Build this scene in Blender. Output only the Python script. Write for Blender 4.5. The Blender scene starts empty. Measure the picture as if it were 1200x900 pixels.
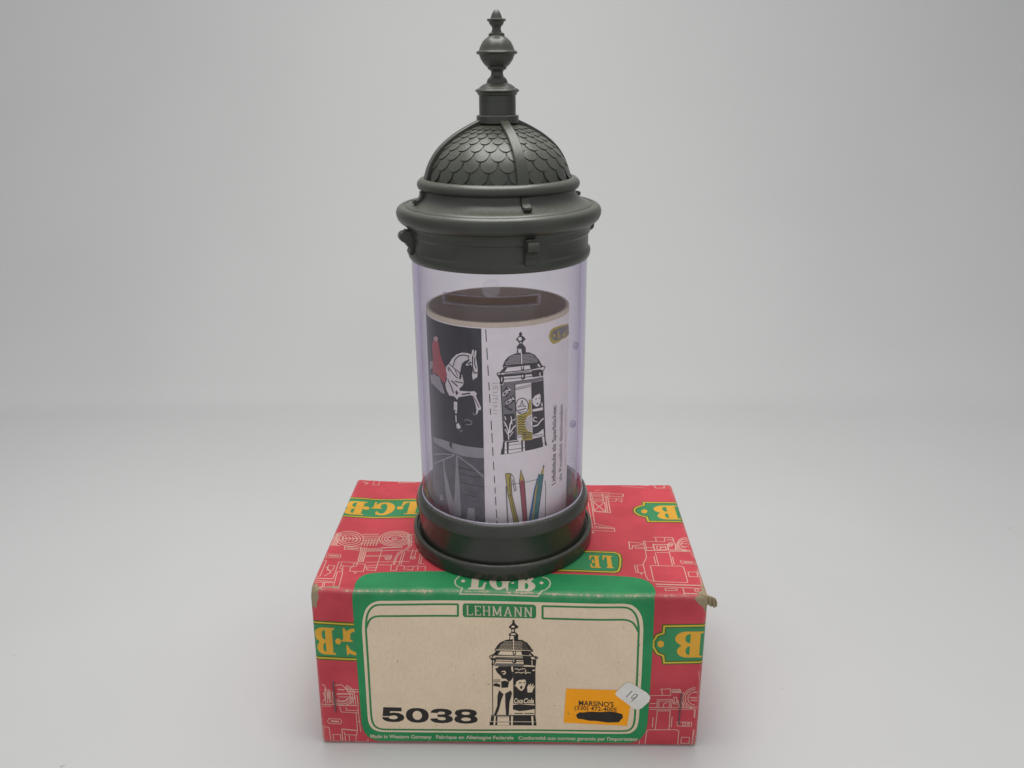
import bpy, bmesh, math, random
from mathutils import Vector, Matrix
from mathutils.geometry import tessellate_polygon
PI = math.pi
random.seed(5)
SC = bpy.context.scene
COL = SC.collection
MM = 0.001

# ------------------------------------------------------------------ camera
CAM = (0.0, -278.5, 224.08)                       # millimetres
RX, UP, FW = (0.99983455, -0.0165901, -0.0074591), (0.01269527, 0.34276981, 0.93933364), (0.01302688, 0.93927292, -0.34292371)
FOC = 989.72                                      # focal length for a 1200 wide frame
cd = bpy.data.cameras.new('camera'); cam = bpy.data.objects.new('camera', cd); COL.objects.link(cam)
cd.sensor_width = 36.0; cd.lens = FOC / 1200 * 36.0; cd.clip_start = 0.01; cd.clip_end = 20
m = Matrix((RX, UP, tuple(-a for a in FW))).transposed().to_4x4()
m.translation = Vector(CAM) * MM
cam.matrix_world = m
SC.camera = cam
SC.render.resolution_x, SC.render.resolution_y = 1024, 768

# ------------------------------------------------------------------ light
w = bpy.data.worlds.new('World'); SC.world = w; w.use_nodes = True
bg = w.node_tree.nodes['Background']
bg.inputs[0].default_value = (0.96, 0.98, 1.0, 1); bg.inputs[1].default_value = 0.70


def area(name, loc, target, sx, sy, power, col=(1, 0.985, 0.96)):
    l = bpy.data.lights.new(name, 'AREA'); l.shape = 'RECTANGLE'
    l.size, l.size_y, l.energy, l.color = sx * MM, sy * MM, power, col
    o = bpy.data.objects.new(name, l); COL.objects.link(o)
    o.location = Vector(loc) * MM
    o.rotation_euler = (Vector(target) - Vector(loc)).to_track_quat('-Z', 'Y').to_euler()
    return o


area('tent_lamp', (0, 40, 480), (0, 40, 0), 240, 260, 1.45)

SC.view_settings.view_transform = 'Standard'
SC.view_settings.look = 'None'
SC.view_settings.exposure = 0.0
SC.view_settings.gamma = 1.0
SC.view_settings.use_curve_mapping = False
SC.render.engine = 'CYCLES'
SC.cycles.transparent_max_bounces = 24
SC.cycles.max_bounces = 10


# ------------------------------------------------------------------ materials
def lin(r, g, b):
    f = lambda c: c / 12.92 if c <= 0.04045 else ((c + 0.055) / 1.055) ** 2.4
    return (f(r / 255), f(g / 255), f(b / 255), 1)


class NT:
    def __init__(s, name):
        s.m = bpy.data.materials.new(name); s.m.use_nodes = True
        s.t = s.m.node_tree; s.n = s.t.nodes; s.b = s.n['Principled BSDF']; s.out = s.n['Material Output']
        s.co = s.n.new('ShaderNodeTexCoord').outputs['Object']

    def link(s, a, b): s.t.links.new(a, b)

    def noise(s, scale, detail=3, rough=0.55, vec=None, stretch=None):
        k = s.n.new('ShaderNodeTexNoise'); k.inputs['Scale'].default_value = scale
        k.inputs['Detail'].default_value = detail; k.inputs['Roughness'].default_value = rough
        v = vec or s.co
        if stretch:
            mp = s.n.new('ShaderNodeMapping'); mp.inputs['Scale'].default_value = stretch
            s.link(v, mp.inputs['Vector']); v = mp.outputs[0]
        s.link(v, k.inputs['Vector'])
        return k.outputs['Fac']

    def ramp(s, src, a, b, lo=0.0, hi=1.0):
        r = s.n.new('ShaderNodeMapRange'); r.interpolation_type = 'SMOOTHSTEP'
        s.link(src, r.inputs[0])
        for i, v in zip((1, 2, 3, 4), (a, b, lo, hi)): r.inputs[i].default_value = v
        return r.outputs[0]

    def math(s, op, a, b):
        k = s.n.new('ShaderNodeMath'); k.operation = op
        for i, v in enumerate((a, b)):
            if hasattr(v, 'links') or hasattr(v, 'is_linked'): s.link(v, k.inputs[i])
            else: k.inputs[i].default_value = v
        return k.outputs[0]

    def mix(s, fac, a, b):
        k = s.n.new('ShaderNodeMix'); k.data_type = 'RGBA'
        for i, v in ((0, fac), (6, a), (7, b)):
            if isinstance(v, (tuple, float, int)): k.inputs[i].default_value = v
            else: s.link(v, k.inputs[i])
        return k.outputs[2]

    def bump(s, h, strength, dist):
        k = s.n.new('ShaderNodeBump'); k.inputs['Strength'].default_value = strength
        k.inputs['Distance'].default_value = dist
        s.link(h, k.inputs['Height']); s.link(k.outputs[0], s.b.inputs['Normal'])


CARD = (0.50, 0.40, 0.29, 1)


def printed(name, col, rough=0.5, wear=1.0, mott=0.10, speck=0.6):
    """ink on board: mottled colour, board showing through where edges are rubbed"""
    s = NT(name)
    n1 = s.noise(60, 4); n2 = s.noise(900, 3); n3 = s.noise(2600, 2)
    dark = tuple(c * (1 - mott) for c in col[:3]) + (1,); lite = tuple(min(1, c * (1 + mott) + 0.01) for c in col[:3]) + (1,)
    c = s.mix(s.ramp(n1, 0.3, 0.7), dark, lite)
    c = s.mix(s.math('MULTIPLY', s.ramp(n3, 0.45, 0.8), 0.05), c, (0.6, 0.55, 0.5, 1))
    at = s.n.new('ShaderNodeAttribute'); at.attribute_name = 'edge'
    e = s.math('MULTIPLY', at.outputs['Fac'], wear)
    big = s.noise(170, 5, 0.65)
    msk = s.math('ADD', s.math('MULTIPLY', e, 0.30), s.math('ADD', s.math('MULTIPLY', n2, 0.45), s.math('MULTIPLY', big, 0.55)))
    k = s.ramp(msk, 0.80, 0.92)
    fl = s.ramp(s.math('ADD', s.math('MULTIPLY', n3, 0.4), s.math('MULTIPLY', s.noise(420, 3), 0.6)), 0.685, 0.73)
    k = s.math('MAXIMUM', k, s.math('MULTIPLY', fl, speck))
    soft = s.math('MULTIPLY', s.ramp(s.math('ADD', s.math('MULTIPLY', e, 0.5), s.math('MULTIPLY', big, 0.6)), 0.45, 0.95), 0.2 * min(1, wear))
    c = s.mix(soft, c, (0.62, 0.52, 0.44, 1))
    c = s.mix(k, c, CARD)
    s.link(c, s.b.inputs['Base Color'])
    s.link(s.ramp(n1, 0.2, 0.8, rough - 0.06, rough + 0.1), s.b.inputs['Roughness'])
    s.b.inputs['Specular IOR Level'].default_value = 0.22
    s.bump(s.math('ADD', s.math('MULTIPLY', n1, 0.8), s.math('MULTIPLY', n3, 0.06)), 0.25, 0.0004)
    return s.m


def flat(name, col, rough=0.55, mott=0.06, spec=0.3):
    s = NT(name)
    n = s.noise(220, 4)
    c = s.mix(s.ramp(n, 0.3, 0.7), tuple(x * (1 - mott) for x in col[:3]) + (1,), tuple(min(1, x * (1 + mott)) for x in col[:3]) + (1,))
    s.link(c, s.b.inputs['Base Color']); s.b.inputs['Roughness'].default_value = rough
    s.b.inputs['Specular IOR Level'].default_value = spec
    return s.m


def kraft(name, col, mott=0.10):
    s = NT(name)
    n1 = s.noise(90, 4); n2 = s.noise(1500, 4, 0.6, stretch=(1, 1, 0.45))
    c = s.mix(s.ramp(n1, 0.3, 0.7), tuple(x * (1 - mott * .5) for x in col[:3]) + (1,), col)
    c = s.mix(s.math('MULTIPLY', s.ramp(n2, 0.42, 0.75), 0.32), c, tuple(x * 0.72 for x in col[:3]) + (1,))
    sp = s.ramp(s.noise(520, 2), 0.755, 0.775)
    c = s.mix(s.math('MULTIPLY', sp, 0.75), c, (0.05, 0.04, 0.035, 1))
    s.link(c, s.b.inputs['Base Color']); s.b.inputs['Roughness'].default_value = 0.78
    s.b.inputs['Specular IOR Level'].default_value = 0.2
    s.bump(n2, 0.18, 0.0002)
    return s.m


def plastic(name, k=1.0, r0=0.36, r1=0.48):
    s = NT(name)
    n1 = s.noise(45, 5, 0.6); n2 = s.noise(1400, 3); n3 = s.noise(4200, 2)
    c = s.mix(s.ramp(n1, 0.3, 0.72), (0.042 * k, 0.045 * k, 0.034 * k, 1), (0.060 * k, 0.064 * k, 0.049 * k, 1))
    geo = s.n.new('ShaderNodeNewGeometry'); sx = s.n.new('ShaderNodeSeparateXYZ'); s.link(geo.outputs['Normal'], sx.inputs[0])
    dust_toplight = s.math('MULTIPLY', s.ramp(sx.outputs['Z'], 0.35, 0.95), s.ramp(n2, 0.35, 0.8, 0.07, 0.24))  # some dust, plus lightening painted on upward faces as if lit from above
    c = s.mix(dust_toplight, c, (0.25, 0.235, 0.19, 1))
    s.link(c, s.b.inputs['Base Color'])
    s.link(s.math('ADD', s.ramp(n1, 0.25, 0.8, r0, r1), s.math('MULTIPLY', n2, 0.05)), s.b.inputs['Roughness'])
    s.b.inputs['Specular IOR Level'].default_value = 0.5
    s.bump(n3, 0.10, 0.00006)
    return s.m


def clear_plastic(name, vol=True, haze=(0.012, 0.032), col=(0.62, 0.56, 0.66, 1)):
    s = NT(name)
    s.n.remove(s.b)
    tr = s.n.new('ShaderNodeBsdfTransparent'); tr.inputs[0].default_value = (0.985, 0.98, 0.985, 1)
    gl = s.n.new('ShaderNodeBsdfGlossy'); s.link(s.ramp(s.noise(90, 5, 0.7), 0.4, 0.75, 0.05, 0.17), gl.inputs['Roughness'])
    df = s.n.new('ShaderNodeBsdfDiffuse'); df.inputs[0].default_value = col
    fr = s.n.new('ShaderNodeFresnel'); fr.inputs['IOR'].default_value = 1.42
    geo = s.n.new('ShaderNodeNewGeometry')      # same reflectance from both sides of the thin wall
    s.link(s.ramp(geo.outputs['Backfacing'], 0, 1, 1.4, 1 / 1.4), fr.inputs['IOR'])
    m1 = s.n.new('ShaderNodeMixShader'); m2 = s.n.new('ShaderNodeMixShader')
    lw = s.n.new('ShaderNodeLayerWeight'); lw.inputs['Blend'].default_value = 0.5     # longer way through the cloudy wall at a slant
    hz = s.ramp(s.noise(160, 5, 0.6, stretch=(1, 1, 0.35)), 0.35, 0.8, *haze)
    s.link(s.math('ADD', hz, s.math('MULTIPLY', s.math('POWER', lw.outputs['Facing'], 3.0), 0.27)), m1.inputs[0])
    s.link(tr.outputs[0], m1.inputs[1]); s.link(df.outputs[0], m1.inputs[2])
    s.link(fr.outputs[0], m2.inputs[0]); s.link(m1.outputs[0], m2.inputs[1]); s.link(gl.outputs[0], m2.inputs[2])
    s.link(m2.outputs[0], s.out.inputs['Surface'])
    if not vol: return s.m
    va = s.n.new('ShaderNodeVolumeAbsorption'); va.inputs['Color'].default_value = (0.76, 0.66, 0.90, 1)
    va.inputs['Density'].default_value = 80.0
    s.link(va.outputs[0], s.out.inputs['Volume'])
    return s.m


def paper_backdrop():
    s = NT('white_paper_sweep')
    n1 = s.noise(3.2, 4); n2 = s.noise(500, 3)
    c = s.mix(s.ramp(n1, 0.3, 0.7), (0.535, 0.535, 0.53, 1), (0.57, 0.57, 0.565, 1))
    sp = s.ramp(s.math('ADD', s.math('MULTIPLY', s.noise(210, 2), 0.7), s.math('MULTIPLY', s.noise(31, 2), 0.3)), 0.70, 0.73)
    sz = s.n.new('ShaderNodeSeparateXYZ'); s.link(s.co, sz.inputs[0])
    sp = s.math('MULTIPLY', sp, s.ramp(sz.outputs['Z'], 0.001, 0.006, 0.35, 0.0))      # crumbs lie on the floor only
    c = s.mix(sp, c, (0.25, 0.22, 0.17, 1))
    s.link(c, s.b.inputs['Base Color']); s.b.inputs['Roughness'].default_value = 0.75
    s.b.inputs['Specular IOR Level'].default_value = 0.15
    s.bump(n2, 0.05, 0.0002)
    return s.m


M = {}
M['red'] = printed('red_printed_board', (0.51, 0.045, 0.063, 1))
M['green'] = printed('green_printed_board', (0.014, 0.235, 0.078, 1), wear=1.35, speck=1.0)
M['bgreen'] = printed('banner_green_ink', (0.030, 0.225, 0.085, 1), wear=0.8, speck=0.4)
M['olive'] = printed('olive_ink', (0.055, 0.11, 0.012, 1), wear=0.8, speck=0.3)
M['yellow'] = printed('yellow_ink', (0.66, 0.34, 0.028, 1), wear=0.8, speck=0.3)
M['lemon'] = printed('lemon_ink', (0.56, 0.40, 0.035, 1), wear=0.8, speck=0.3)
M['line'] = printed('pale_line_ink', (0.60, 0.34, 0.28, 1), wear=0.5, speck=0.0)
M['cream'] = kraft('cream_board', (0.78, 0.62, 0.45, 1))
M['creamline'] = flat('cream_ink', (0.58, 0.50, 0.38, 1))
M['card'] = kraft('raw_torn_board', (0.38, 0.30, 0.19, 1), 0.5)
M['inkgreen'] = printed('green_line_ink', (0.028, 0.20, 0.062, 1), wear=0.6, speck=0.15)
M['black'] = flat('black_ink', (0.022, 0.019, 0.018, 1), 0.5, 0.2)
M['greyink'] = flat('grey_ink', (0.17, 0.15, 0.13, 1))
M['orange'] = flat('orange_sticker_paper', (1.0, 0.37, 0.004, 1), 0.5, 0.04)
M['tag'] = flat('grey_white_sticker_paper', (0.74, 0.71, 0.66, 1), 0.5)
M['steel'] = flat('dull_staple_wire', (0.075, 0.07, 0.07, 1), 0.35, 0.2, 0.6)
M['plastic'] = plastic('grey_green_plastic', 0.68, 0.28, 0.40)
M['gloss'] = plastic('glossier_grey_green_plastic', 0.55, 0.17, 0.27)
M['clear'] = clear_plastic('clear_lilac_plastic')
M['clearlip'] = clear_plastic('clear_slot_lip', False, (0.05, 0.10))
M['clearboss'] = clear_plastic('clear_moulded_boss', False, (0.14, 0.2))
M['footglint'] = clear_plastic('painted_foot_glint', False, (0.55, 0.75))  # whitish haze colour paints the bright line at the tube's foot
M['peg'] = clear_plastic('lilac_peg_plastic', False, (0.35, 0.5), (0.34, 0.26, 0.44, 1))
M['paper'] = paper_backdrop()
M['sheet'] = flat('poster_paper', (0.92, 0.87, 0.83, 1), 0.6, 0.03)
M['rim'] = kraft('cream_card_core', (0.72, 0.62, 0.46, 1), 0.08)
M['brown'] = kraft('brown_card_inside', (0.60, 0.46, 0.37, 1))
M['night'] = flat('charcoal_poster_ink', (0.018, 0.017, 0.021, 1), 0.45, 0.16)
M['ringgrey'] = flat('mid_grey_poster_ink', (0.33, 0.32, 0.33, 1))
M['floorgrey'] = flat('dark_grey_poster_ink', (0.105, 0.105, 0.115, 1), 0.5, 0.2)
M['white'] = flat('white_poster_ink', (0.78, 0.73, 0.70, 1))
M['rider'] = flat('red_poster_ink', (0.42, 0.07, 0.075, 1))
M['skin'] = flat('pink_poster_ink', (0.55, 0.33, 0.31, 1))
M['pline'] = flat('black_poster_ink', (0.035, 0.03, 0.033, 1))
M['pgrey'] = flat('grey_poster_ink', (0.20, 0.19, 0.19, 1))
M['faint'] = flat('faint_grey_poster_ink', (0.47, 0.43, 0.41, 1))
M['pyellow'] = flat('ochre_poster_ink', (0.50, 0.40, 0.06, 1))
M['pblue'] = flat('blue_poster_ink', (0.05, 0.22, 0.48, 1))
M['pteal'] = flat('teal_poster_ink', (0.04, 0.20, 0.20, 1))
M['pred'] = flat('dull_red_poster_ink', (0.36, 0.06, 0.08, 1))


# ------------------------------------------------------------------ object helpers
def tag(o, label=None, cat=None, kind=None, group=None):
    if label: o['label'] = label
    if cat: o['category'] = cat
    if kind: o['kind'] = kind
    if group: o['group'] = group
    return o


def empty(name, loc, label, cat):
    o = bpy.data.objects.new(name, None); COL.objects.link(o); o.location = Vector(loc) * MM
    o.empty_display_size = 0.02
    return tag(o, label, cat)


def origin(o):
    v = Vector((0, 0, 0))
    while o is not None:
        v = v + o.location; o = o.parent
    return v


def mk(name, verts, faces, mat, parent=None, smooth=None, edge=None):
    """verts in world millimetres"""
    org = origin(parent) if parent else Vector((0, 0, 0))
    me = bpy.data.meshes.new(name)
    me.from_pydata([Vector(v) * MM - org for v in verts], [], faces)
    me.materials.append(mat)
    if smooth is not None:
        me.polygons.foreach_set('use_smooth', [True] * len(me.polygons))
        me.set_sharp_from_angle(angle=math.radians(smooth))
    if edge:
        a = me.attributes.new('edge', 'FLOAT', 'POINT')
        a.data.foreach_set('value', edge)
    me.update()
    o = bpy.data.objects.new(name, me); COL.objects.link(o)
    if parent: o.parent = parent
    return o


def lathe(name, prof, mat, parent, cx=0, cy=0, n=128, smooth=35, closed=False):
    vs, fs = [], []
    k = len(prof)
    for i in range(n):
        a = 2 * PI * i / n
        for r, z in prof: vs.append((cx + r * math.cos(a), cy + r * math.sin(a), z))
    for i in range(n):
        j = (i + 1) % n
        for q in range(k if closed else k - 1):
            p = (q + 1) % k
            fs.append((i * k + q, j * k + q, j * k + p, i * k + p))
    o = mk(name, vs, fs, mat, parent, smooth)
    bm = bmesh.new(); bm.from_mesh(o.data)
    bmesh.ops.remove_doubles(bm, verts=bm.verts, dist=1e-7)
    bmesh.ops.recalc_face_normals(bm, faces=bm.faces)
    bm.to_mesh(o.data); bm.free()
    o.data.polygons.foreach_set('use_smooth', [True] * len(o.data.polygons))
    o.data.set_sharp_from_angle(angle=math.radians(smooth))
    return o


def spline(pts, sub=5):
    out = []
    for i in range(len(pts) - 1):
        p0, p1, p2, p3 = pts[max(i - 1, 0)], pts[i], pts[i + 1], pts[min(i + 2, len(pts) - 1)]
        for k in range(sub):
            t = k / sub
            out.append(tuple(0.5 * (2 * b + (c - a) * t + (2 * a - 5 * b + 4 * c - d) * t * t + (3 * b - a - 3 * c + d) * t ** 3) for a, b, c, d in zip(p0, p1, p2, p3)))
    out.append(pts[-1])
    return out


# ------------------------------------------------------------------ flat print helpers (2D, millimetres on a surface)
def zz(x0, y0, s, pts): return [(x0 + x / s, y0 + y / s) for x, y in pts]


def circ(cx, cy, rx, ry=None, n=20, a0=0, a1=360):
    ry = rx if ry is None else ry
    full = abs(a1 - a0) >= 360
    k = n if full else n + 1
    return [(cx + rx * math.cos(math.radians(a0 + (a1 - a0) * i / n)), cy + ry * math.sin(math.radians(a0 + (a1 - a0) * i / n))) for i in range(k)]


def soften(pts, closed=True, reach=2.2, it=3):
    for _ in range(it):
        n = len(pts); out = []
        for i in range(n):
            if not closed and i in (0, n - 1): out.append(pts[i]); continue
            a, b, c = Vector(pts[i - 1]), Vector(pts[i]), Vector(pts[(i + 1) % n])
            d = min((a - b).length * .3, (c - b).length * .3, reach)
            out += [tuple(b + (a - b).normalized() * d), tuple(b + (c - b).normalized() * d)]
        pts = out
    return pts


def poly(*loops):
    vs = [tuple(p) for l in loops for p in l]
    tris = tessellate_polygon([[Vector((p[0], p[1], 0)) for p in l] for l in loops])
    return vs, [tuple(t) for t in tris]


def ribbon(pts, wd, closed=False):
    pts = [Vector(p) for p in pts]
    n = len(pts); L, R = [], []
    for i in range(n):
        a = pts[i - 1] if (i > 0 or closed) else None
        b = pts[(i + 1) % n] if (i < n - 1 or closed) else None
        d1 = (pts[i] - a).normalized() if a is not None else None
        d2 = (b - pts[i]).normalized() if b is not None else None
        if d1 is None: d1 = d2
        if d2 is None: d2 = d1
        n1, n2 = Vector((-d1.y, d1.x)), Vector((-d2.y, d2.x))
        mt = n1 + n2
        if mt.length < 1e-6: mt = n1
        mt.normalize()
        k = wd / 2 / max(0.5, mt.dot(n1))
        L.append(tuple(pts[i] + mt * k)); R.append(tuple(pts[i] - mt * k))
    vs = L + R; fs = []
    for i in range(n if closed else n - 1):
        j = (i + 1) % n
        fs += [(i, j, n + j), (i, n + j, n + i)]
    return vs, fs


def text(s, x0, y0, x1, y1, bold=0.0, shear=0.0, rot180=False, vertical=False):
    """lettering filling the box x0..x1, y0..y1"""
    c = bpy.data.curves.new('t', 'FONT'); c.body = s; c.offset = bold; c.shear = shear; c.resolution_u = 3
    o = bpy.data.objects.new('t', c); COL.objects.link(o)
    me = bpy.data.meshes.new_from_object(o.evaluated_get(bpy.context.evaluated_depsgraph_get()))
    bpy.data.objects.remove(o)
    vs = [v.co.to_2d() for v in me.vertices]
    fs = []
    for p in me.polygons:
        k = list(p.vertices)
        for i in range(1, len(k) - 1): fs.append((k[0], k[i], k[i + 1]))
    ax, bx = min(v.x for v in vs), max(v.x for v in vs); ay, by = min(v.y for v in vs), max(v.y for v in vs)
    out = []
    for v in vs:
        a, b = (v.x - ax) / (bx - ax), (v.y - ay) / (by - ay)
        if vertical: a, b = 1 - b, a
        if rot180: a, b = 1 - a, 1 - b
        out.append((x0 + a * (x1 - x0), y0 + b * (y1 - y0)))
    bpy.data.meshes.remove(me); bpy.data.curves.remove(c)
    return out, fs


def el(cx, cy, rx, ry, a0, a1, n=14): return circ(cx, cy, rx, ry, n, a0, a1)


GL = {
    'L': (0.80, [[(0, 0), (.76, 0), (.80, .36), (.72, .36), (.64, .16), (.56, .09), (.46, .08), (.46, .92), (.58, .94), (.58, 1), (0, 1), (0, .94), (.12, .92), (.12, .08), (0, .06)]]),
    'B': (0.90, [[(0, 0), (.52, 0)] + el(.54, .27, .36, .27, -90, 62) + el(.50, .75, .32, .25, -50, 90) + [(0, 1), (0, .94), (.11, .92), (.11, .08), (0, .06)],
                 [(.42, .10)] + el(.46, .27, .12, .17, -90, 90) + [(.42, .44)], [(.42, .57)] + el(.45, .735, .10, .165, -90, 90) + [(.42, .90)]]),
    'G': (0.97, [el(.46, .5, .46, .5, 58, 302, 26) + [(.78, .10), (.82, 0), (.90, 0), (.90, .42), (.97, .44), (.97, .5), (.54, .5), (.54, .44), (.62, .42), (.60, .16)] + el(.48, .5, .16, .38, -60, -296, 24) + [(.64, .80), (.74, .62), (.80, .62), (.80, 1), (.74, 1)]]),
    'E': (0.86, [[(0, 0), (.80, 0), (.86, .34), (.77, .34), (.70, .14), (.60, .08), (.44, .08), (.44, .46), (.54, .45), (.60, .34), (.66, .34), (.66, .66), (.60, .66), (.54, .55), (.44, .54), (.44, .92), (.58, .92), (.68, .86), (.74, .68), (.82, .68), (.78, 1), (0, 1), (0, .94), (.12, .92), (.12, .08), (0, .06)]]),
}
GL['5'] = (1.5, [[(.12, 1), (1.32, 1), (1.32, .74), (.56, .74), (.53, .62), (.80, .655), (1.14, .62), (1.40, .50), (1.48, .33), (1.38, .14), (1.10, .03), (.74, 0), (.38, .03), (.12, .12), (0, .27), (0, .33), (.44, .33), (.50, .24), (.66, .20), (.84, .20), (1.0, .26), (1.04, .34), (.98, .42), (.82, .46), (.64, .445), (.50, .40), (.04, .40)]])
GL['0'] = (1.5, [[(.75 + .75 * math.copysign(abs(math.cos(t)) ** .85, math.cos(t)), .5 + .5 * math.copysign(abs(math.sin(t)) ** .85, math.sin(t))) for t in [2 * PI * i / 32 for i in range(32)]], el(.75, .5, .31, .31, 0, 345, 23)])
GL['3'] = (1.5, [[(.05, .71), (.14, .88), (.40, .98), (.76, 1), (1.14, .97), (1.38, .87), (1.44, .73), (1.36, .61), (1.20, .54), (1.42, .45), (1.5, .29), (1.40, .13), (1.12, .03), (.76, 0), (.36, .03), (.10, .13), (0, .30), (.46, .34), (.54, .24), (.76, .20), (.96, .23), (1.04, .31), (.96, .40), (.78, .43), (.50, .43), (.50, .60), (.76, .60), (.94, .63), (1.0, .70), (.92, .78), (.76, .80), (.60, .78), (.50, .70)]])
GL['8'] = (1.5, [[(.20, .53), (.07, .63), (.05, .76), (.14, .90), (.42, .98), (.75, 1), (1.08, .98), (1.36, .90), (1.45, .76), (1.43, .63), (1.30, .53), (1.45, .43), (1.5, .28), (1.42, .13), (1.12, .03), (.75, 0), (.38, .03), (.08, .13), (0, .28), (.05, .43)], el(.75, .715, .27, .105, 0, 345, 23), el(.75, .30, .31, .125, 0, 345, 23)])


def glyph(ch, x0, y0, x1, y1, rot=False):
    wd, loops = GL[ch]
    f = (lambda p: (x1 - p[0] / wd * (x1 - x0), y1 - p[1] * (y1 - y0))) if rot else (lambda p: (x0 + p[0] / wd * (x1 - x0), y0 + p[1] * (y1 - y0)))
    return poly(*[[f(p) for p in l] for l in loops])


def slim(word, x0, y0, x1, y1, wd):
    """light slab-serif capitals drawn with pen strokes"""
    S = {'L': [[(.12, 0), (.12, 1)], [(0, .03), (.62, .03), (.66, .22)], [(0, .97), (.26, .97)]],
         'E': [[(.12, 0), (.12, 1)], [(0, .03), (.62, .03), (.66, .22)], [(0, .97), (.62, .97), (.62, .78)], [(.12, .5), (.46, .5)]],
         'H': [[(.12, 0), (.12, 1)], [(.68, 0), (.68, 1)], [(.12, .5), (.68, .5)], [(0, .03), (.26, .03)], [(.54, .03), (.8, .03)], [(0, .97), (.26, .97)], [(.54, .97), (.8, .97)]],
         'M': [[(.14, 0), (.14, 1)], [(.14, 1), (.5, .1)], [(.5, .1), (.86, 1)], [(.86, 1), (.86, 0)], [(0, .03), (.28, .03)], [(.72, .03), (1, .03)], [(0, .97), (.16, .97)], [(.84, .97), (1, .97)]],
         'A': [[(.12, 0), (.44, 1)], [(.44, 1), (.76, 0)], [(.24, .34), (.64, .34)], [(0, .03), (.26, .03)], [(.6, .03), (.88, .03)]],
         'N': [[(.14, 0), (.14, 1)], [(.14, 1), (.72, .02)], [(.72, 0), (.72, 1)], [(0, .03), (.28, .03)], [(0, .97), (.14, .97)], [(.58, .97), (.86, .97)]]}
    W = {'L': .66, 'E': .66, 'H': .8, 'M': 1, 'A': .88, 'N': .86}
    tot = sum(W[c] + .2 for c in word) - .2
    k = (x1 - x0) / tot; x = 0; out = []
    for c in word:
        for st in S[c]:
            thin = len(st) > 2 or st[0][1] == st[-1][1]
            out.append(ribbon([(x0 + (x + a) * k, y0 + b * (y1 - y0)) for a, b in st], wd * (.6 if thin else 1)))
        x += W[c] + .2
    return out


LINES_CACHE = {}


def decal(name, items, mapf, lines, mat, parent, layer, want_edge=True):
    """lay flat print (list of (verts, tris) in surface millimetres) on a surface, split along the surface's own grid lines"""
    V, F, E = [], [], []
    for idx, (vs, fs) in enumerate(items):
        bm = bmesh.new()
        bv = [bm.verts.new((x, y, 0)) for x, y in vs]
        for f in fs:
            try: bm.faces.new([bv[i] for i in f])
            except ValueError: pass
        xs = [v[0] for v in vs]; ys = [v[1] for v in vs]
        for ax, lo, hi in ((0, min(xs), max(xs)), (1, min(ys), max(ys))):
            no = (1, 0, 0) if ax == 0 else (0, 1, 0)
            for q in lines[ax]:
                if lo + 1e-4 < q < hi - 1e-4:
                    bmesh.ops.bisect_plane(bm, geom=bm.verts[:] + bm.edges[:] + bm.faces[:], dist=1e-6, plane_co=(q, 0, 0) if ax == 0 else (0, q, 0), plane_no=no)
        bmesh.ops.triangulate(bm, faces=bm.faces)
        bm.verts.index_update(); b0 = len(V)
        off = 0.03 * layer + (idx % 16) * 0.0008
        for v in bm.verts:
            p, e = mapf(v.co.x, v.co.y, off); V.append(p); E.append(e)
        for f in bm.faces:
            k = [b0 + v.index for v in f.verts]
            if f.normal.z < 0: k.reverse()
            F.append(k)
        bm.free()
    return mk(name, V, F, mat, parent, edge=E if want_edge else None)


# ------------------------------------------------------------------ backdrop: floor that sweeps up into a wall round the back and sides
def backdrop():
    def prof(x):
        t_ = min(1, max(0, (x - 40) / 420)); t_ = t_ * t_ * (3 - 2 * t_)       # the paper bends more softly towards one side
        l1, o_, z_ = 45 + 70 * t_, -45.0 * t_, 0.0
        out = [(o_, 0.0)]
        n1, n2 = 12, 22
        for i in range(n1):                                                    # quick lift off the floor
            q_ = (i + .5) / n1; a_ = math.radians(46) * q_ * q_ * (3 - 2 * q_)
            o_ += math.cos(a_) * l1 / n1; z_ += math.sin(a_) * l1 / n1; out.append((o_, z_))
        for i in range(n2):                                                    # then a long lazy curve up the back
            q_ = (i + .5) / n2; a_ = math.radians(46 + 40 * (1 - (1 - q_) ** 1.7))
            o_ += math.cos(a_) * 300 / n2; z_ += math.sin(a_) * 300 / n2; out.append((o_, z_))
        return out + [(o_ + 4, z_ + 120), (o_ + 8, z_ + 240)]
    # plan outline of the foot of the wall (superellipse at the back, straight sides)
    plan = []
    A, B, Y0 = 640.0, 285.0, 0.0
    for i in range(61):
        t = PI * i / 60
        c, s_ = math.cos(t), math.sin(t)
        plan.append((-A * math.copysign(abs(c) ** .42, c), Y0 + B * abs(s_) ** .42))
    plan = [(-A, y) for y in (-420, -300, -200, -100)] + plan + [(A, y) for y in (-100, -200, -300, -420)]
    n = len(plan); vs, fs = [], []
    k = 37
    for i, (x, y) in enumerate(plan):
        a, b = plan[max(i - 1, 0)], plan[min(i + 1, n - 1)]
        d = Vector((b[0] - a[0], b[1] - a[1])).normalized(); nx, ny = -d.y, d.x
        for o_, z in prof(x): vs.append((x + nx * o_, y + ny * o_, z))
    for i in range(n - 1):
        for q in range(k - 1): fs.append((i * k + q, (i + 1) * k + q, (i + 1) * k + q + 1, i * k + q + 1))
    c0 = len(vs)
    vs.append((0, -420, 0))
    for i in range(n - 1): fs.append((c0, (i + 1) * k, i * k))
    o = mk('backdrop', vs, fs, M['paper'], None, 50)
    bm = bmesh.new(); bm.from_mesh(o.data); bmesh.ops.recalc_face_normals(bm, faces=bm.faces)
    bm.to_mesh(o.data); bm.free()
    o.data.polygons.foreach_set('use_smooth', [True] * len(o.data.polygons))
    tag(o, 'seamless white paper backdrop sweeping up behind the box', 'backdrop', 'structure')


backdrop()

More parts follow.
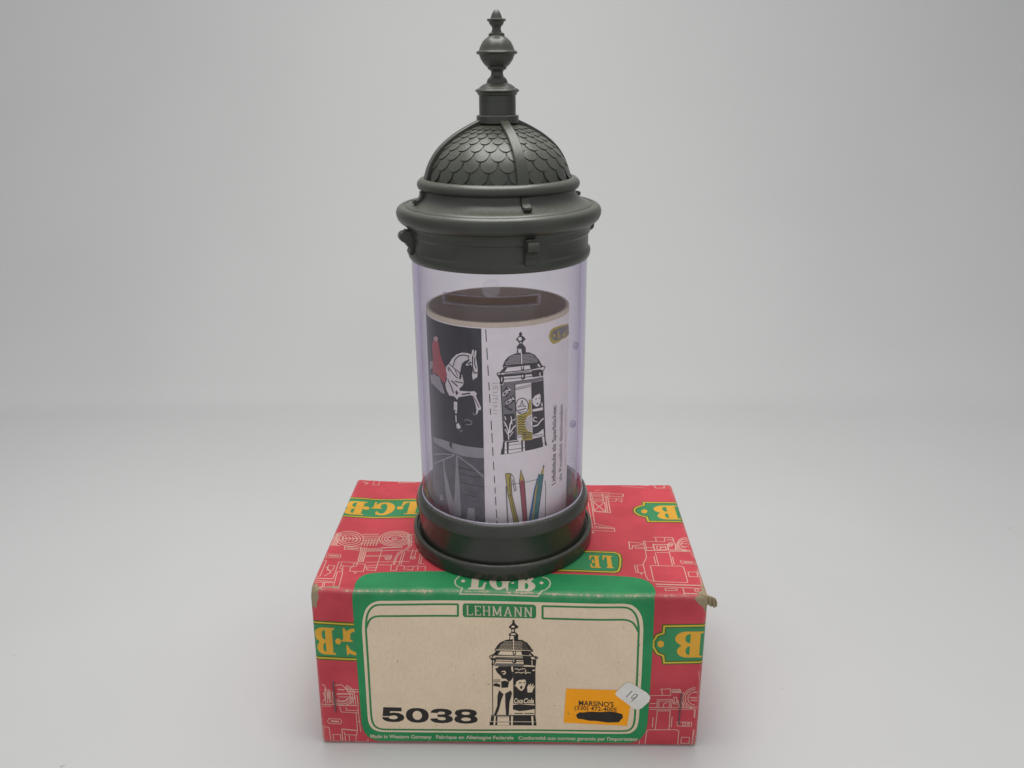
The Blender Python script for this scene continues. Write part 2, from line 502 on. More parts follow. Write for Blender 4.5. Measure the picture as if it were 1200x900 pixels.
# ------------------------------------------------------------------ carton
W, D, H = 133.06, 81.68, 63.2
RB = 1.5
CORN = {(0, 0, 0): (-65.6, -37.4, 0), (1, 0, 0): (67.7, -42.3, 0), (0, 1, 0): (-61.9, 46.4, 0), (1, 1, 0): (71.2, 38.6, 0),
        (0, 0, 1): (-65.13, -34.78, 63.2), (1, 0, 1): (67.32, -42.89, 63.2), (0, 1, 1): (-61.7, 47.27, 63.2), (1, 1, 1): (70.81, 37.89, 63.2)}


def warp(p):
    x, y, z = p[0] / W, p[1] / D, p[2] / H
    out = Vector((0, 0, 0))
    for (i, j, k), c in CORN.items():
        out += Vector(c) * ((x if i else 1 - x) * (y if j else 1 - y) * (z if k else 1 - z))
    b = lambda t: max(0.0, 4 * t * (1 - t))
    out.y -= 0.5 * b(x) * b(z) * (1 - y)                      # front panel bellies out a little
    out.y += (0.22 * math.sin(x * 11 + 1) * math.sin(z * 5) + 0.03 * math.sin(x * 23 + z * 9)) * b(x) * (1 - y)
    rad = math.hypot(p[0] - 62.5, p[1] - 39.5)               # the top stays level under the column, sags and ripples beyond it
    k = min(1.0, max(0.0, (rad - 33.5) / 22)); k = k * k * (3 - 2 * k)
    out.z -= (0.45 + 0.2 * math.sin(x * 11) + 0.05 * math.sin(x * 27 + y * 7)) * k * z * min(1, b(x) * 3)
    # crushed front corners
    d = Vector((p[0], p[1], p[2] - H)).length
    k = max(0.0, 1 - d / 4.5); out += Vector((1.1, 0.5, -0.9)) * k * k
    return out


def rounded(P, off=0.0):
    Q = Vector((min(max(P[0], RB), W - RB), min(max(P[1], RB), D - RB), min(max(P[2], RB), H - RB)))
    N = Vector(P) - Q
    if N.length < 1e-6: N = Vector((0, 0, 1))
    N.normalize()
    d = sorted((min(P[0], W - P[0]), min(P[1], D - P[1]), min(P[2], H - P[2])))
    e = math.exp(-max(d[1], 0) / 1.8)
    if d[2] < 12: e = min(1.6, e + 0.8 * math.exp(-max(d[2], 0) / 2.5))
    return warp(Q + N * (RB + off)), e


def carton_map(u, v, off):
    y = 0.0
    if u < 0: x, y = 0.0, -u
    elif u > W: x, y = W, u - W
    else: x = u
    if v <= H: P = (x, y, v)
    else: P = (x, y + v - H, H)
    return rounded(P, off)


def gl(L, step=3.2):
    r = [0, .25, .5, .75, 1.0, 1.25, RB, 2.2, 3.2, 4.6]
    n = int((L - 10) / step)
    mid = [4.6 + (L - 9.2) * i / n for i in range(1, n)]
    return r + mid + [L - q for q in reversed(r)]


GX, GY, GZ = gl(W), gl(D), gl(H)
CARTON_LINES = ([-3.2, -2.2, -1.5, -.75] + GX + [W + .75, W + 1.5], GZ + [H + q for q in GY[1:]])

box = empty('cardboard_box', (2.9, 2, 0), 'worn red and green printed cardboard box lying flat under the toy column', 'box')


def carton():
    idx, V, E, F = {}, [], [], []

    def vert(P):
        k = tuple(round(c, 4) for c in P)
        if k not in idx:
            p, e = rounded(P); idx[k] = len(V); V.append(p); E.append(e)
        return idx[k]

    def face(A, B, f, flip):
        for i in range(len(A) - 1):
            for j in range(len(B) - 1):
                q = [vert(f(A[i], B[j])), vert(f(A[i + 1], B[j])), vert(f(A[i + 1], B[j + 1])), vert(f(A[i], B[j + 1]))]
                if flip: q.reverse()
                F.append(q)
    face(GX, GZ, lambda a, b: (a, 0, b), False); face(GX, GZ, lambda a, b: (a, D, b), True)
    face(GX, GY, lambda a, b: (a, b, H), False); face(GX, GY, lambda a, b: (a, b, 0), True)
    face(GY, GZ, lambda a, b: (0, a, b), True); face(GY, GZ, lambda a, b: (W, a, b), False)
    return mk('carton', V, F, M['red'], box, 60, edge=E)


carton()


def solve8(src, dst):
    A = []
    for (x, y), (u, v) in zip(src, dst):
        A.append([x, y, 1, 0, 0, 0, -u * x, -u * y, u]); A.append([0, 0, 0, x, y, 1, -v * x, -v * y, v])
    n = 8
    for i in range(n):
        p = max(range(i, n), key=lambda r: abs(A[r][i])); A[i], A[p] = A[p], A[i]
        for r in range(n):
            if r != i:
                f = A[r][i] / A[i][i]
                for c in range(i, n + 1): A[r][c] -= f * A[i][c]
    h = [A[i][n] / A[i][i] for i in range(n)]
    return lambda p: ((h[0] * p[0] + h[1] * p[1] + h[2]) / (h[6] * p[0] + h[7] * p[1] + 1), (h[3] * p[0] + h[4] * p[1] + h[5]) / (h[6] * p[0] + h[7] * p[1] + 1))


# measured outlines (read off the flattened panels) -> panel millimetres
FP = solve8([(362.5, 689), (830.5, 698), (378, 870.3), (816.5, 874.8)], [(0, H), (W, H), (0, 0), (W, 0)])
TP = solve8([(419, 560.5), (787, 567), (362.5, 689), (830.5, 698)], [(0, H + D), (W, H + D), (0, H), (W, H)])


def ft(p):            # front panel or top panel, whichever the point lies on
    edge = 689 + (p[0] - 362.5) / 468 * 9
    return FP(p) if p[1] >= edge else TP(p)


def tr(f, pts): return [f(p) for p in pts]


def cdecal(name, items, mat, layer, parent=None): return decal(name, items, carton_map, CARTON_LINES, M[mat], parent or box, layer)


# ---- line drawings of engines on the red board
def engine_lines():
    S = []
    A = lambda f, x0, y0, s, pts, wd=.36, closed=False: S.append(ribbon(tr(f, zz(x0, y0, s, pts)), wd * .8, closed))
    # top, left group
    z = (TP, 360, 600, 8.57)
    for rx, ry in ((140, 74), (108, 56), (78, 38)): A(*z, circ(430, 262, rx, ry, 26), .5, True)
    for rx, ry in ((165, 75), (140, 62), (112, 48), (82, 34)): A(*z, circ(895, 265, rx, ry, 26), .55, True)
    for y in (212, 232, 252, 276, 300): A(*z, [(560, y), (730, y + 2)], .55)
    for x in (555, 585, 615, 645, 675, 705): A(*z, [(x + 14, 262), (x - 10, 330)], .5)
    for x in (350, 385, 420, 455, 490): A(*z, [(x, 240), (x + 20, 262), (x - 5, 284)], .45)
    A(*z, [(370, 262), (520, 258)], .6); A(*z, [(800, 250), (990, 250)], .5); A(*z, [(790, 280), (1000, 280)], .5)
    A(*z, [(865, 262), (905, 262), (900, 275), (862, 275)], .4, True)
    for x in (240, 258, 276, 294): A(*z, [(x + 45, 215), (x, 330)], .5)
    A(*z, [(290, 212), (330, 208)], .4); A(*z, [(225, 330), (340, 335)], .4)
    for x in (1025, 1040, 1058): A(*z, [(x - 8, 225), (x, 340)], .45)
    A(*z, [(1040, 230), (1085, 230)], .5); A(*z, [(1040, 300), (1085, 300)], .5)
    A(*z, [(380, 340), (540, 340), (540, 370), (375, 368)], .45, True); A(*z, [(400, 354), (520, 355)], .7)
    A(*z, [(600, 360), (960, 350)], .5); A(*z, [(600, 382), (960, 382)], .5); A(*z, [(750, 352), (970, 352)], .8); A(*z, [(610, 370), (760, 372)], .6)
    for x in (540, 558, 576, 594): A(*z, [(x + 8, 345), (x - 28, 490)], .5)
    A(*z, [(755, 380), (690, 580)]); A(*z, [(590, 425), (860, 428), (850, 450)]); A(*z, [(585, 436), (800, 438)], .3); A(*z, [(590, 490), (1040, 496)])
    A(*z, circ(820, 456, 30, 18, 16), .45, True); A(*z, circ(820, 456, 14, 8, 12), .4, True)
    A(*z, [(1060, 335), (1020, 375), (940, 410), (905, 460), (885, 525)], .4); A(*z, [(1040, 335), (1005, 370), (925, 405), (890, 460), (870, 525)], .4)
    A(*z, [(990, 400), (950, 525)]); A(*z, [(965, 405), (930, 525)]); A(*z, [(1010, 390), (1140, 395)]); A(*z, [(1110, 375), (1085, 460), (1045, 465), (1075, 370)])
    A(*z, circ(1070, 462, 26, 12, 12), .4, True); A(*z, [(1145, 420), (1130, 520)]); A(*z, [(1165, 440), (1150, 520)])
    A(*z, [(325, 492), (510, 492), (500, 530), (465, 535)]); A(*z, [(470, 505), (590, 510), (570, 582), (430, 580), (440, 545), (465, 535)], .36, True)
    A(*z, [(475, 585), (485, 600), (500, 588)]); A(*z, [(345, 530), (460, 535)]); A(*z, [(320, 492), (290, 580), (262, 660)]); A(*z, [(350, 500), (330, 555), (365, 575)])
    A(*z, [(305, 590), (360, 590), (318, 750), (262, 748)], .36, True); A(*z, [(365, 535), (352, 585)])
    A(*z, [(600, 530), (720, 520), (850, 525)]); A(*z, [(600, 548), (715, 545)]); A(*z, [(590, 530), (610, 570), (690, 575)]); A(*z, [(855, 520), (845, 580), (905, 580), (915, 530)])
    A(*z, [(920, 530), (985, 540), (985, 580)]); A(*z, [(1000, 548), (1080, 545)]); A(*z, [(1000, 570), (1065, 585), (1080, 550), (1125, 540), (1120, 585)])
    A(*z, [(1125, 520), (1190, 525)]); A(*z, [(1140, 550), (1200, 550), (1195, 590)])
    A(*z, [(200, 420), (340, 420), (330, 455), (185, 455)], .34, True); A(*z, [(215, 437), (320, 437)], .8)
    A(*z, [(150, 485), (195, 485), (130, 640), (80, 650)]); A(*z, [(215, 530), (280, 535), (255, 580), (200, 580)], .34, True)
    A(*z, [(190, 545), (240, 600), (170, 640)], .4); A(*z, [(75, 665), (260, 662)], .6); A(*z, [(80, 685), (265, 690)], .4); A(*z, [(55, 702), (265, 702)], .45)
    A(*z, [(160, 705), (150, 745), (170, 745), (178, 705)]); A(*z, [(60, 760), (150, 750)], .8); A(*z, [(40, 715), (60, 700)])
    # back edge bits, both sides
    z = (TP, 390, 555, 10.59)
    A(*z, [(350, 75), (470, 80)], .7); A(*z, [(590, 70), (570, 130), (500, 130), (520, 80)]); A(*z, [(820, 75), (830, 100), (1050, 95)], .6)
    A(*z, [(370, 100), (440, 110), (400, 130)], .6)
    # top, back right group
    z = (TP, 680, 560, 11.25)
    for y in (175, 195, 215, 232): A(*z, [(120, y), (400, y + 6)], .45)
    A(*z, [(390, 190), (580, 205)], .45); A(*z, [(390, 225), (580, 235)], .45); A(*z, [(580, 200), (570, 235)], .5)
    A(*z, [(385, 255), (480, 260)], .4); A(*z, [(390, 290), (480, 295), (490, 250)], .4); A(*z, [(505, 250), (560, 260), (555, 305), (500, 270)], .4)
    for y in (262, 280): A(*z, [(110, y), (320, y + 5)], .5)
    A(*z, [(105, 250), (175, 660)], .4); A(*z, [(140, 180), (205, 620)], .5); A(*z, [(160, 180), (200, 440)], .36)
    A(*z, [(180, 300), (335, 310), (350, 440), (195, 430)], .45, True); A(*z, [(180, 305), (350, 440)], .6); A(*z, [(330, 310), (200, 425)], .4)
    A(*z, [(200, 440), (410, 450), (370, 225)], .5); A(*z, [(345, 225), (375, 445)], .5); A(*z, [(300, 190), (320, 300)], .6)
    A(*z, [(205, 600), (460, 655), (470, 700), (170, 695)], .4); A(*z, [(205, 640), (460, 665)], .6); A(*z, [(170, 660), (460, 662)], .45); A(*z, [(160, 720), (190, 730), (175, 700)], .5)
    A(*z, [(790, 85), (910, 98)], .6); A(*z, [(975, 95), (1000, 130), (1110, 132), (1105, 100)], .6); A(*z, [(560, 100), (860, 125)], .35); A(*z, [(200, 150), (280, 140)], .3)
    # top, right group
    z = (TP, 720, 620, 10)
    A(*z, [(175, 140), (350, 158)], .45); A(*z, [(190, 225), (180, 140)], .5); A(*z, [(215, 225), (225, 185), (350, 170)], .45); A(*z, [(190, 228), (215, 222)]); A(*z, [(255, 195), (360, 205), (360, 220), (255, 215)], .36, True)
    A(*z, [(345, 130), (370, 235), (385, 320), (345, 400), (380, 540), (400, 580), (480, 612)]); A(*z, [(345, 130), (490, 138)]); A(*z, [(365, 135), (385, 235)])
    A(*z, [(460, 85), (590, 92), (595, 140), (495, 138), (490, 90)]); A(*z, [(600, 95), (680, 98), (700, 130), (620, 118)], .5)
    A(*z, [(380, 205), (480, 210)], .5); A(*z, [(375, 240), (480, 240)], .6)
    A(*z, [(460, 170), (625, 175), (640, 240), (480, 240)], .6, True); A(*z, [(500, 190), (600, 195), (615, 235), (510, 235)], .4, True); A(*z, [(540, 235), (550, 205), (590, 210)], .5)
    A(*z, circ(660, 178, 26, 24, 14), .4, True); A(*z, circ(660, 178, 10, 10, 10), .5, True); A(*z, [(690, 135), (720, 180), (720, 240)], .5); A(*z, [(700, 150), (740, 240)], .5)
    for rx, ry in ((92, 78), (74, 62), (48, 38)): A(*z, circ(830, 180, rx, ry, 18, 80, 305), .5)
    A(*z, [(790, 170), (880, 175)], .5); A(*z, [(800, 200), (870, 205)], .45)
    A(*z, [(650, 240), (890, 250)], .7); A(*z, [(640, 258), (900, 265)], .4); A(*z, [(900, 280), (945, 325)], .45)
    A(*z, [(485, 265), (525, 415)]); A(*z, [(500, 265), (650, 268), (685, 420)], .4); A(*z, [(470, 310), (490, 395)], .4); A(*z, [(685, 320), (705, 405)], .4)
    A(*z, [(430, 425), (445, 418), (790, 430), (815, 450), (862, 610), (850, 625), (500, 605), (470, 595)], .4, True)
    A(*z, [(775, 370), (930, 382), (960, 412), (795, 402)], .36, True); A(*z, [(815, 385), (920, 396)], .7)
    A(*z, [(865, 500), (965, 505), (980, 560), (880, 555)], .4, True); A(*z, [(970, 465), (1030, 655)], .45); A(*z, [(990, 480), (1055, 640)], .35)
    A(*z, [(245, 415), (345, 410)]); A(*z, [(245, 418), (265, 495), (290, 500), (275, 420)]); A(*z, [(290, 500), (365, 500)]); A(*z, [(315, 505), (325, 522), (340, 505)])
    A(*z, [(490, 636), (1050, 662)], .75); A(*z, [(500, 662), (1070, 698)], .45)
    A(*z, [(600, 685), (740, 695), (740, 712), (610, 715)], .4, True); A(*z, [(810, 690), (825, 765)], .5); A(*z, [(830, 748), (975, 755)], .55); A(*z, circ(965, 715, 20, 18, 12), .4, True)
    A(*z, [(1000, 740), (1060, 780)], .5)
    # front, left group
    z = (FP, 360, 780, 9)
    for rx, ry in ((145, 112), (122, 94), (96, 72)): A(*z, circ(370, 300, rx, ry, 22, -70, 205), .42)
    A(*z, [(300, 200), (370, 190), (430, 235), (555, 240)], .4); A(*z, [(430, 260), (560, 265)], .5); A(*z, [(320, 290), (480, 285)], .7); A(*z, [(340, 320), (480, 320)], .4)
    A(*z, [(330, 340), (350, 365), (410, 360), (440, 335)], .4); A(*z, [(330, 240), (400, 245)], .6)
    for x in (465, 490, 515, 540): A(*z, [(x, 300), (x + 12, 400)], .4)
    A(*z, circ(165, 240, 32, 46, 14, -100, 80), .4); A(*z, circ(160, 330, 30, 42, 14, -80, 80), .4)
    for x in (190, 212, 234): A(*z, [(x, 240), (x + 10, 390)], .4)
    A(*z, [(150, 400), (560, 412)], .45); A(*z, [(155, 420), (260, 420)], .35)
    A(*z, [(350, 425), (370, 480), (555, 488), (550, 430)], .36); A(*z, [(420, 425), (425, 460), (550, 465)], .36); A(*z, [(530, 490), (545, 690)]); A(*z, [(555, 490), (580, 690)]); A(*z, [(545, 580), (575, 580)])
    A(*z, [(235, 552), (360, 556), (375, 585), (360, 606), (240, 604), (218, 580)], .36, True); A(*z, [(255, 578), (345, 582)], .8)
    A(*z, [(170, 635), (235, 645), (255, 790)]); A(*z, [(170, 635), (175, 740)]); A(*z, [(280, 718), (360, 720), (365, 790), (285, 786)], .36, True)
    A(*z, [(375, 660), (385, 810)], .4); A(*z, [(375, 662), (540, 675)], .6); A(*z, [(400, 690), (405, 720), (535, 725), (540, 690)]); A(*z, [(410, 730), (418, 805)]); A(*z, [(455, 730), (458, 790)]); A(*z, [(530, 725), (525, 790), (660, 795), (655, 765)]); A(*z, [(385, 765), (415, 765)])
    for x in (400, 430, 470): A(*z, [(x, 800), (x + 3, 818)], .4)
    for x in (447, 466, 480, 490): A(FP, 0, 0, 1, [(x, 868.5), (x + .3, 871)], .3)
    A(FP, 0, 0, 1, [(496, 868.5), (501, 871), (507, 868.5)], .35)
    # front, right group
    z = (FP, 750, 770, 8.19)
    A(*z, [(205, 295), (300, 292), (305, 355), (115, 355), (110, 390)]); A(*z, [(220, 298), (228, 352)]); A(*z, [(310, 300), (390, 300), (400, 330), (315, 328)], .5); A(*z, [(310, 315), (395, 318)], .6)
    A(*z, [(110, 432), (170, 432)], .4); A(*z, [(100, 470), (560, 475)], .4); A(*z, [(110, 490), (545, 492)], .4)
    A(*z, [(175, 470), (180, 395), (305, 395), (310, 470)], .4); A(*z, [(192, 470), (196, 410), (290, 410), (295, 470)], .36); A(*z, [(235, 470), (240, 435), (275, 425)], .45)
    A(*z, [(335, 375), (360, 375), (362, 425), (338, 430)], .4, True); A(*z, [(315, 390), (330, 440), (370, 440)], .4); A(*z, [(395, 345), (430, 330)], .36); A(*z, [(370, 400), (385, 470)], .5); A(*z, [(410, 420), (425, 470)], .6)
    for rx, ry in ((125, 105), (105, 88), (80, 66)): A(*z, circ(545, 390, rx, ry, 18, 100, 265), .42)
    A(*z, [(480, 380), (550, 385)], .6); A(*z, [(490, 405), (550, 410)], .5); A(*z, [(520, 330), (555, 330)], .5)
    A(*z, [(180, 505), (160, 685)]); A(*z, [(170, 505), (300, 505), (288, 690)], .4); A(*z, [(140, 565), (132, 665)], .4); A(*z, [(318, 565), (308, 665)], .4)
    A(*z, [(62, 845), (80, 700), (95, 690), (360, 690), (380, 705), (368, 850)], .4)
    A(*z, [(365, 615), (500, 620), (498, 660), (368, 655)], .36, True); A(*z, circ(430, 638, 16, 14, 10), .4, True); A(*z, circ(470, 638, 10, 10, 10), .4, True)
    A(*z, [(405, 765), (480, 766), (475, 826), (400, 824)], .4, True); A(*z, [(520, 690), (500, 845)], .6); A(*z, [(530, 500), (525, 575)], .7); A(*z, [(15, 790), (5, 845)]); A(*z, [(565, 130), (578, 245)], .3)
    return S


tag(cdecal('line_drawing', engine_lines(), 'line', 1), kind='stuff')


# ---- banners on the red board
def banner_glyph(f, ch, xm0, xm1, y0, y1, rot=True):
    ym = (y0 + y1) / 2
    a, b = f((xm0, ym))[0], f((xm1, ym))[0]
    xm = (xm0 + xm1) / 2
    v0, v1 = f((xm, y1))[1], f((xm, y0))[1]
    return glyph(ch, a, v0, b, v1, rot)


def bdot(f, x, y, rx, ry): return poly(tr(f, circ(x, y, rx, ry, 18)))


def banner(name, fill, lines, letters):
    b = cdecal(name, [poly(fill)], 'bgreen', 1.6)
    cdecal('outer_edge', [ribbon(l, 1.5, c) for l, c in lines], 'olive', 2.1, b)
    cdecal('border', [ribbon(l, .62, c) for l, c in lines], 'lemon', 2.7, b)
    cdecal('lettering', letters, 'yellow', 2.7, b)
    return b


q = lambda pts: zz(390, 555, 10.59, pts)
tl = lambda X, Y: TP((390 + X / 10.59, 555 + Y / 10.59))
v_hi, v_lo = tl(640, 309)[1], tl(640, 533)[1]
banner('banner', [(-.6, v_lo), (tl(1300, 420)[0], v_lo), (tl(1300, 420)[0], v_hi), (-.6, v_hi)],
       [([(-.6, v_hi), (tl(1300, 420)[0], v_hi)], False), ([(-.6, v_lo), (tl(1300, 420)[0], v_lo)], False)],
       [banner_glyph(TP, 'G', 390 + 478 / 10.59, 390 + 778 / 10.59, 555 + 340 / 10.59, 555 + 505 / 10.59),
        banner_glyph(TP, 'B', 390 + 128 / 10.59, 390 + 410 / 10.59, 555 + 340 / 10.59, 555 + 503 / 10.59),
        banner_glyph(TP, 'L', 390 + 850 / 10.59, 390 + 1085 / 10.59, 555 + 342 / 10.59, 555 + 505 / 10.59),
        bdot(TP, 390 + 415 / 10.59, 555 + 418 / 10.59, 4.2, 1.9), bdot(TP, 390 + 843 / 10.59, 555 + 420 / 10.59, 4.0, 1.9)])
e = zz(680, 560, 11.25, [(1125, 328), (840, 318), (848, 352), (775, 372), (735, 390), (720, 420), (735, 450), (790, 485), (885, 508), (905, 566), (1125, 575)])
e = tr(TP, e); e = [(W + .7, e[0][1])] + e[1:-1] + [(W + .7, e[-1][1])]
banner('banner', e, [(e, False)], [banner_glyph(TP, 'B', 767.5, 795.8, 592.4, 608.6), bdot(TP, 755.7, 598.6, 3.6, 2.3)])
e = tr(TP, zz(600, 550, 4.615, [(560, 448), (585, 458), (592, 480), (590, 520), (580, 545), (560, 551)]))
e = [(tl(1300, 0)[0] * 0 + 60, e[0][1])] + e + [(60, e[-1][1])]
banner('banner', e, [(e, False)],
       [banner_glyph(TP, 'L', 600 + 497 / 4.615, 600 + 552 / 4.615, 550 + 466 / 4.615, 550 + 530 / 4.615), banner_glyph(TP, 'E', 600 + 425 / 4.615, 600 + 484 / 4.615, 550 + 466 / 4.615, 550 + 530 / 4.615)])
va, vb = FP((390, 700 + 138 / 4.736))[1], FP((390, 700 + 333 / 4.736))[1]
banner('banner', [(-.6, vb), (20, vb), (20, va), (-.6, va)], [([(-.6, va), (20, va)], False), ([(-.6, vb), (20, vb)], False)],
       [banner_glyph(FP, 'B', 350 + 92 / 4.736, 350 + 207 / 4.736, 700 + 163 / 4.736, 700 + 312 / 4.736), banner_glyph(FP, 'G', 350 + 246 / 4.736, 350 + 384 / 4.736, 700 + 163 / 4.736, 700 + 312 / 4.736), bdot(FP, 350 + 225 / 4.736, 700 + 237 / 4.736, 3.6, 3.6)])
e = tr(FP, zz(600, 700, 4.615, [(1050, 150), (832, 150), (828, 188), (795, 198), (775, 230), (775, 262), (795, 295), (826, 308), (830, 346), (1030, 346)]))
e = [(W + .7, e[0][1])] + e[1:-1] + [(W + .7, e[-1][1])]
banner('banner', e, [(e, False)], [banner_glyph(FP, 'B', 600 + 887 / 4.615, 600 + 1036 / 4.615, 700 + 180 / 4.615, 700 + 320 / 4.615), bdot(FP, 600 + 813 / 4.615, 700 + 245 / 4.615, 3.7, 3.9)])

# ---- green label, wrapped over the front edge
lab_px = [(414.6, 700), (415, 690), (416.3, 683), (419.5, 677.5), (425, 673), (433, 670.5), (445, 669.5), (520, 670), (600, 671.2), (660, 672.5), (720, 673.5), (745, 675.5), (757, 678.5), (765, 683.5), (769, 690), (769.6, 700), (767.4, 750), (764, 800), (760.5, 848), (758, 858), (752, 866), (742, 870), (600, 868.6), (445, 867.4), (435, 864), (428.5, 857), (425.3, 847), (420.5, 780)]
lab = cdecal('printed_label', [poly(tr(ft, soften(lab_px)))], 'green', 4)
tag(lab, 'green label with cream window wrapped over the front edge')
win_px = [(426.4, 735), (427.5, 722), (431, 711), (438, 704.3), (446, 702), (600, 704), (735, 705.3), (744, 707), (751, 713), (755.5, 722), (756.5, 735), (754, 790), (750.5, 843), (748.5, 852), (742, 858), (735, 858.8), (600, 857.5), (448, 856.4), (439, 853.5), (434, 847), (432.8, 838), (429.3, 780)]
win = cdecal('cream_window', [poly(tr(FP, soften(win_px)))], 'cream', 5, box)
fr_px = [(541.4, 707.6), (446, 706.4), (440, 708), (434.7, 713.5), (432, 721), (431.2, 735), (434, 780), (437, 836), (438.5, 845), (442, 850.5), (449, 853.3), (600, 854.3), (734, 855.4), (740.5, 854.3), (744.5, 849), (746, 842), (749, 790), (751.3, 735), (750.2, 724), (746.5, 715.5), (740.5, 710.5), (733, 709.4), (640.6, 708.7)]
st = [ribbon(tr(FP, soften(fr_px, False)), .72)]
st.append(ribbon(tr(FP, [(541.4, 707.2), (541.4, 721.3)]), .72)); st.append(ribbon(tr(FP, soften([(541.8, 720.9), (446, 719.6), (439, 721), (434.5, 725.5), (432, 733)], False)), .72))
st.append(ribbon(tr(FP, [(640.6, 708.2), (640.6, 723.3)]), .72)); st.append(ribbon(tr(FP, soften([(640.2, 722.9), (735, 723.8), (742, 725.5), (747, 730), (750.6, 738)], False)), .72))
cdecal('frame_line', st, 'inkgreen', 6)
pl = cdecal('name_plate', [poly(tr(FP, [(547, 709), (548.5, 706.6), (600, 706.8), (631, 707.2), (633.2, 709.5), (633.2, 720.5), (631.5, 723), (600, 722.7), (549, 722.3), (547, 720)]))], 'inkgreen', 6)
a, b = FP((551.5, 720.3)), FP((628.8, 709.6))
cdecal('lettering', slim('LEHMANN', a[0], FP((590, 720.6))[1], b[0], FP((590, 709.8))[1], .46), 'creamline', 7, pl)
# cartouche over the edge
zc = lambda pts: tr(ft, zz(530, 670, 9.23, pts))
vtop = zc([(500, -60)])[0][1]
car = [zc([p])[0] for p in [(130, 20), (85, 60), (50, 95), (42, 118), (55, 150), (85, 172), (125, 182), (128, 240), (550, 246), (975, 256), (982, 202), (1025, 192), (1062, 160), (1077, 125), (1062, 90), (1035, 70), (985, 60)]]
it = [ribbon(car, .42)]
it += [poly(zc(circ(133, 107, 22, 15, 16))), poly(zc(circ(980, 120, 22, 15, 16))), poly(zc(circ(372, 130, 15, 9, 12))), poly(zc(circ(670, 125, 18, 9, 12)))]


def glyph_edge(ch, x0, x1, y1, h):
    a, b = ft((530 + x0 / 9.23, 670 + 130 / 9.23))[0], ft((530 + x1 / 9.23, 670 + 130 / 9.23))[0]
    v0 = ft((530 + (x0 + x1) / 2 / 9.23, 670 + y1 / 9.23))[1]
    return glyph(ch, a, v0, b, v0 + h)


it += [glyph_edge('L', 195, 380, 193, 10.2), glyph_edge('G', 415, 640, 198, 10.2), glyph_edge('B', 705, 915, 206, 10.2)]
cdecal('emblem', it, 'creamline', 5)
# number and small print
it = []
for ch, x0, x1 in (('5', 160, 378), ('0', 390, 607), ('3', 618, 838), ('8', 848, 1070)):
    s_ = 6 * (x0 - 160) / 910
    a, b = FP((430 + x0 / 8, 800 + 290 / 8)), FP((430 + x1 / 8, 800 + 290 / 8))
    it.append(glyph(ch, a[0], FP((500, 800 + (360 + s_) / 8))[1], b[0], FP((500, 800 + (220 + s_) / 8))[1]))
cdecal('number', it, 'black', 6)
it = []
for s_, x0, x1, y in (('Made in Western Germany', 436, 509.2, 862.2), ('Fabrique en Allemagne Federale', 514.5, 605.8, 863), ('Conformité aux normes garantie par l\'importateur', 611.2, 750, 864.2)):
    a, b = FP((x0, y)), FP((x1, y)); hh = 1.5
    it.append(text(s_, a[0], a[1] - hh * .72, b[0], a[1] + hh * .72, bold=.028))
cdecal('small_print', it, 'creamline', 5)


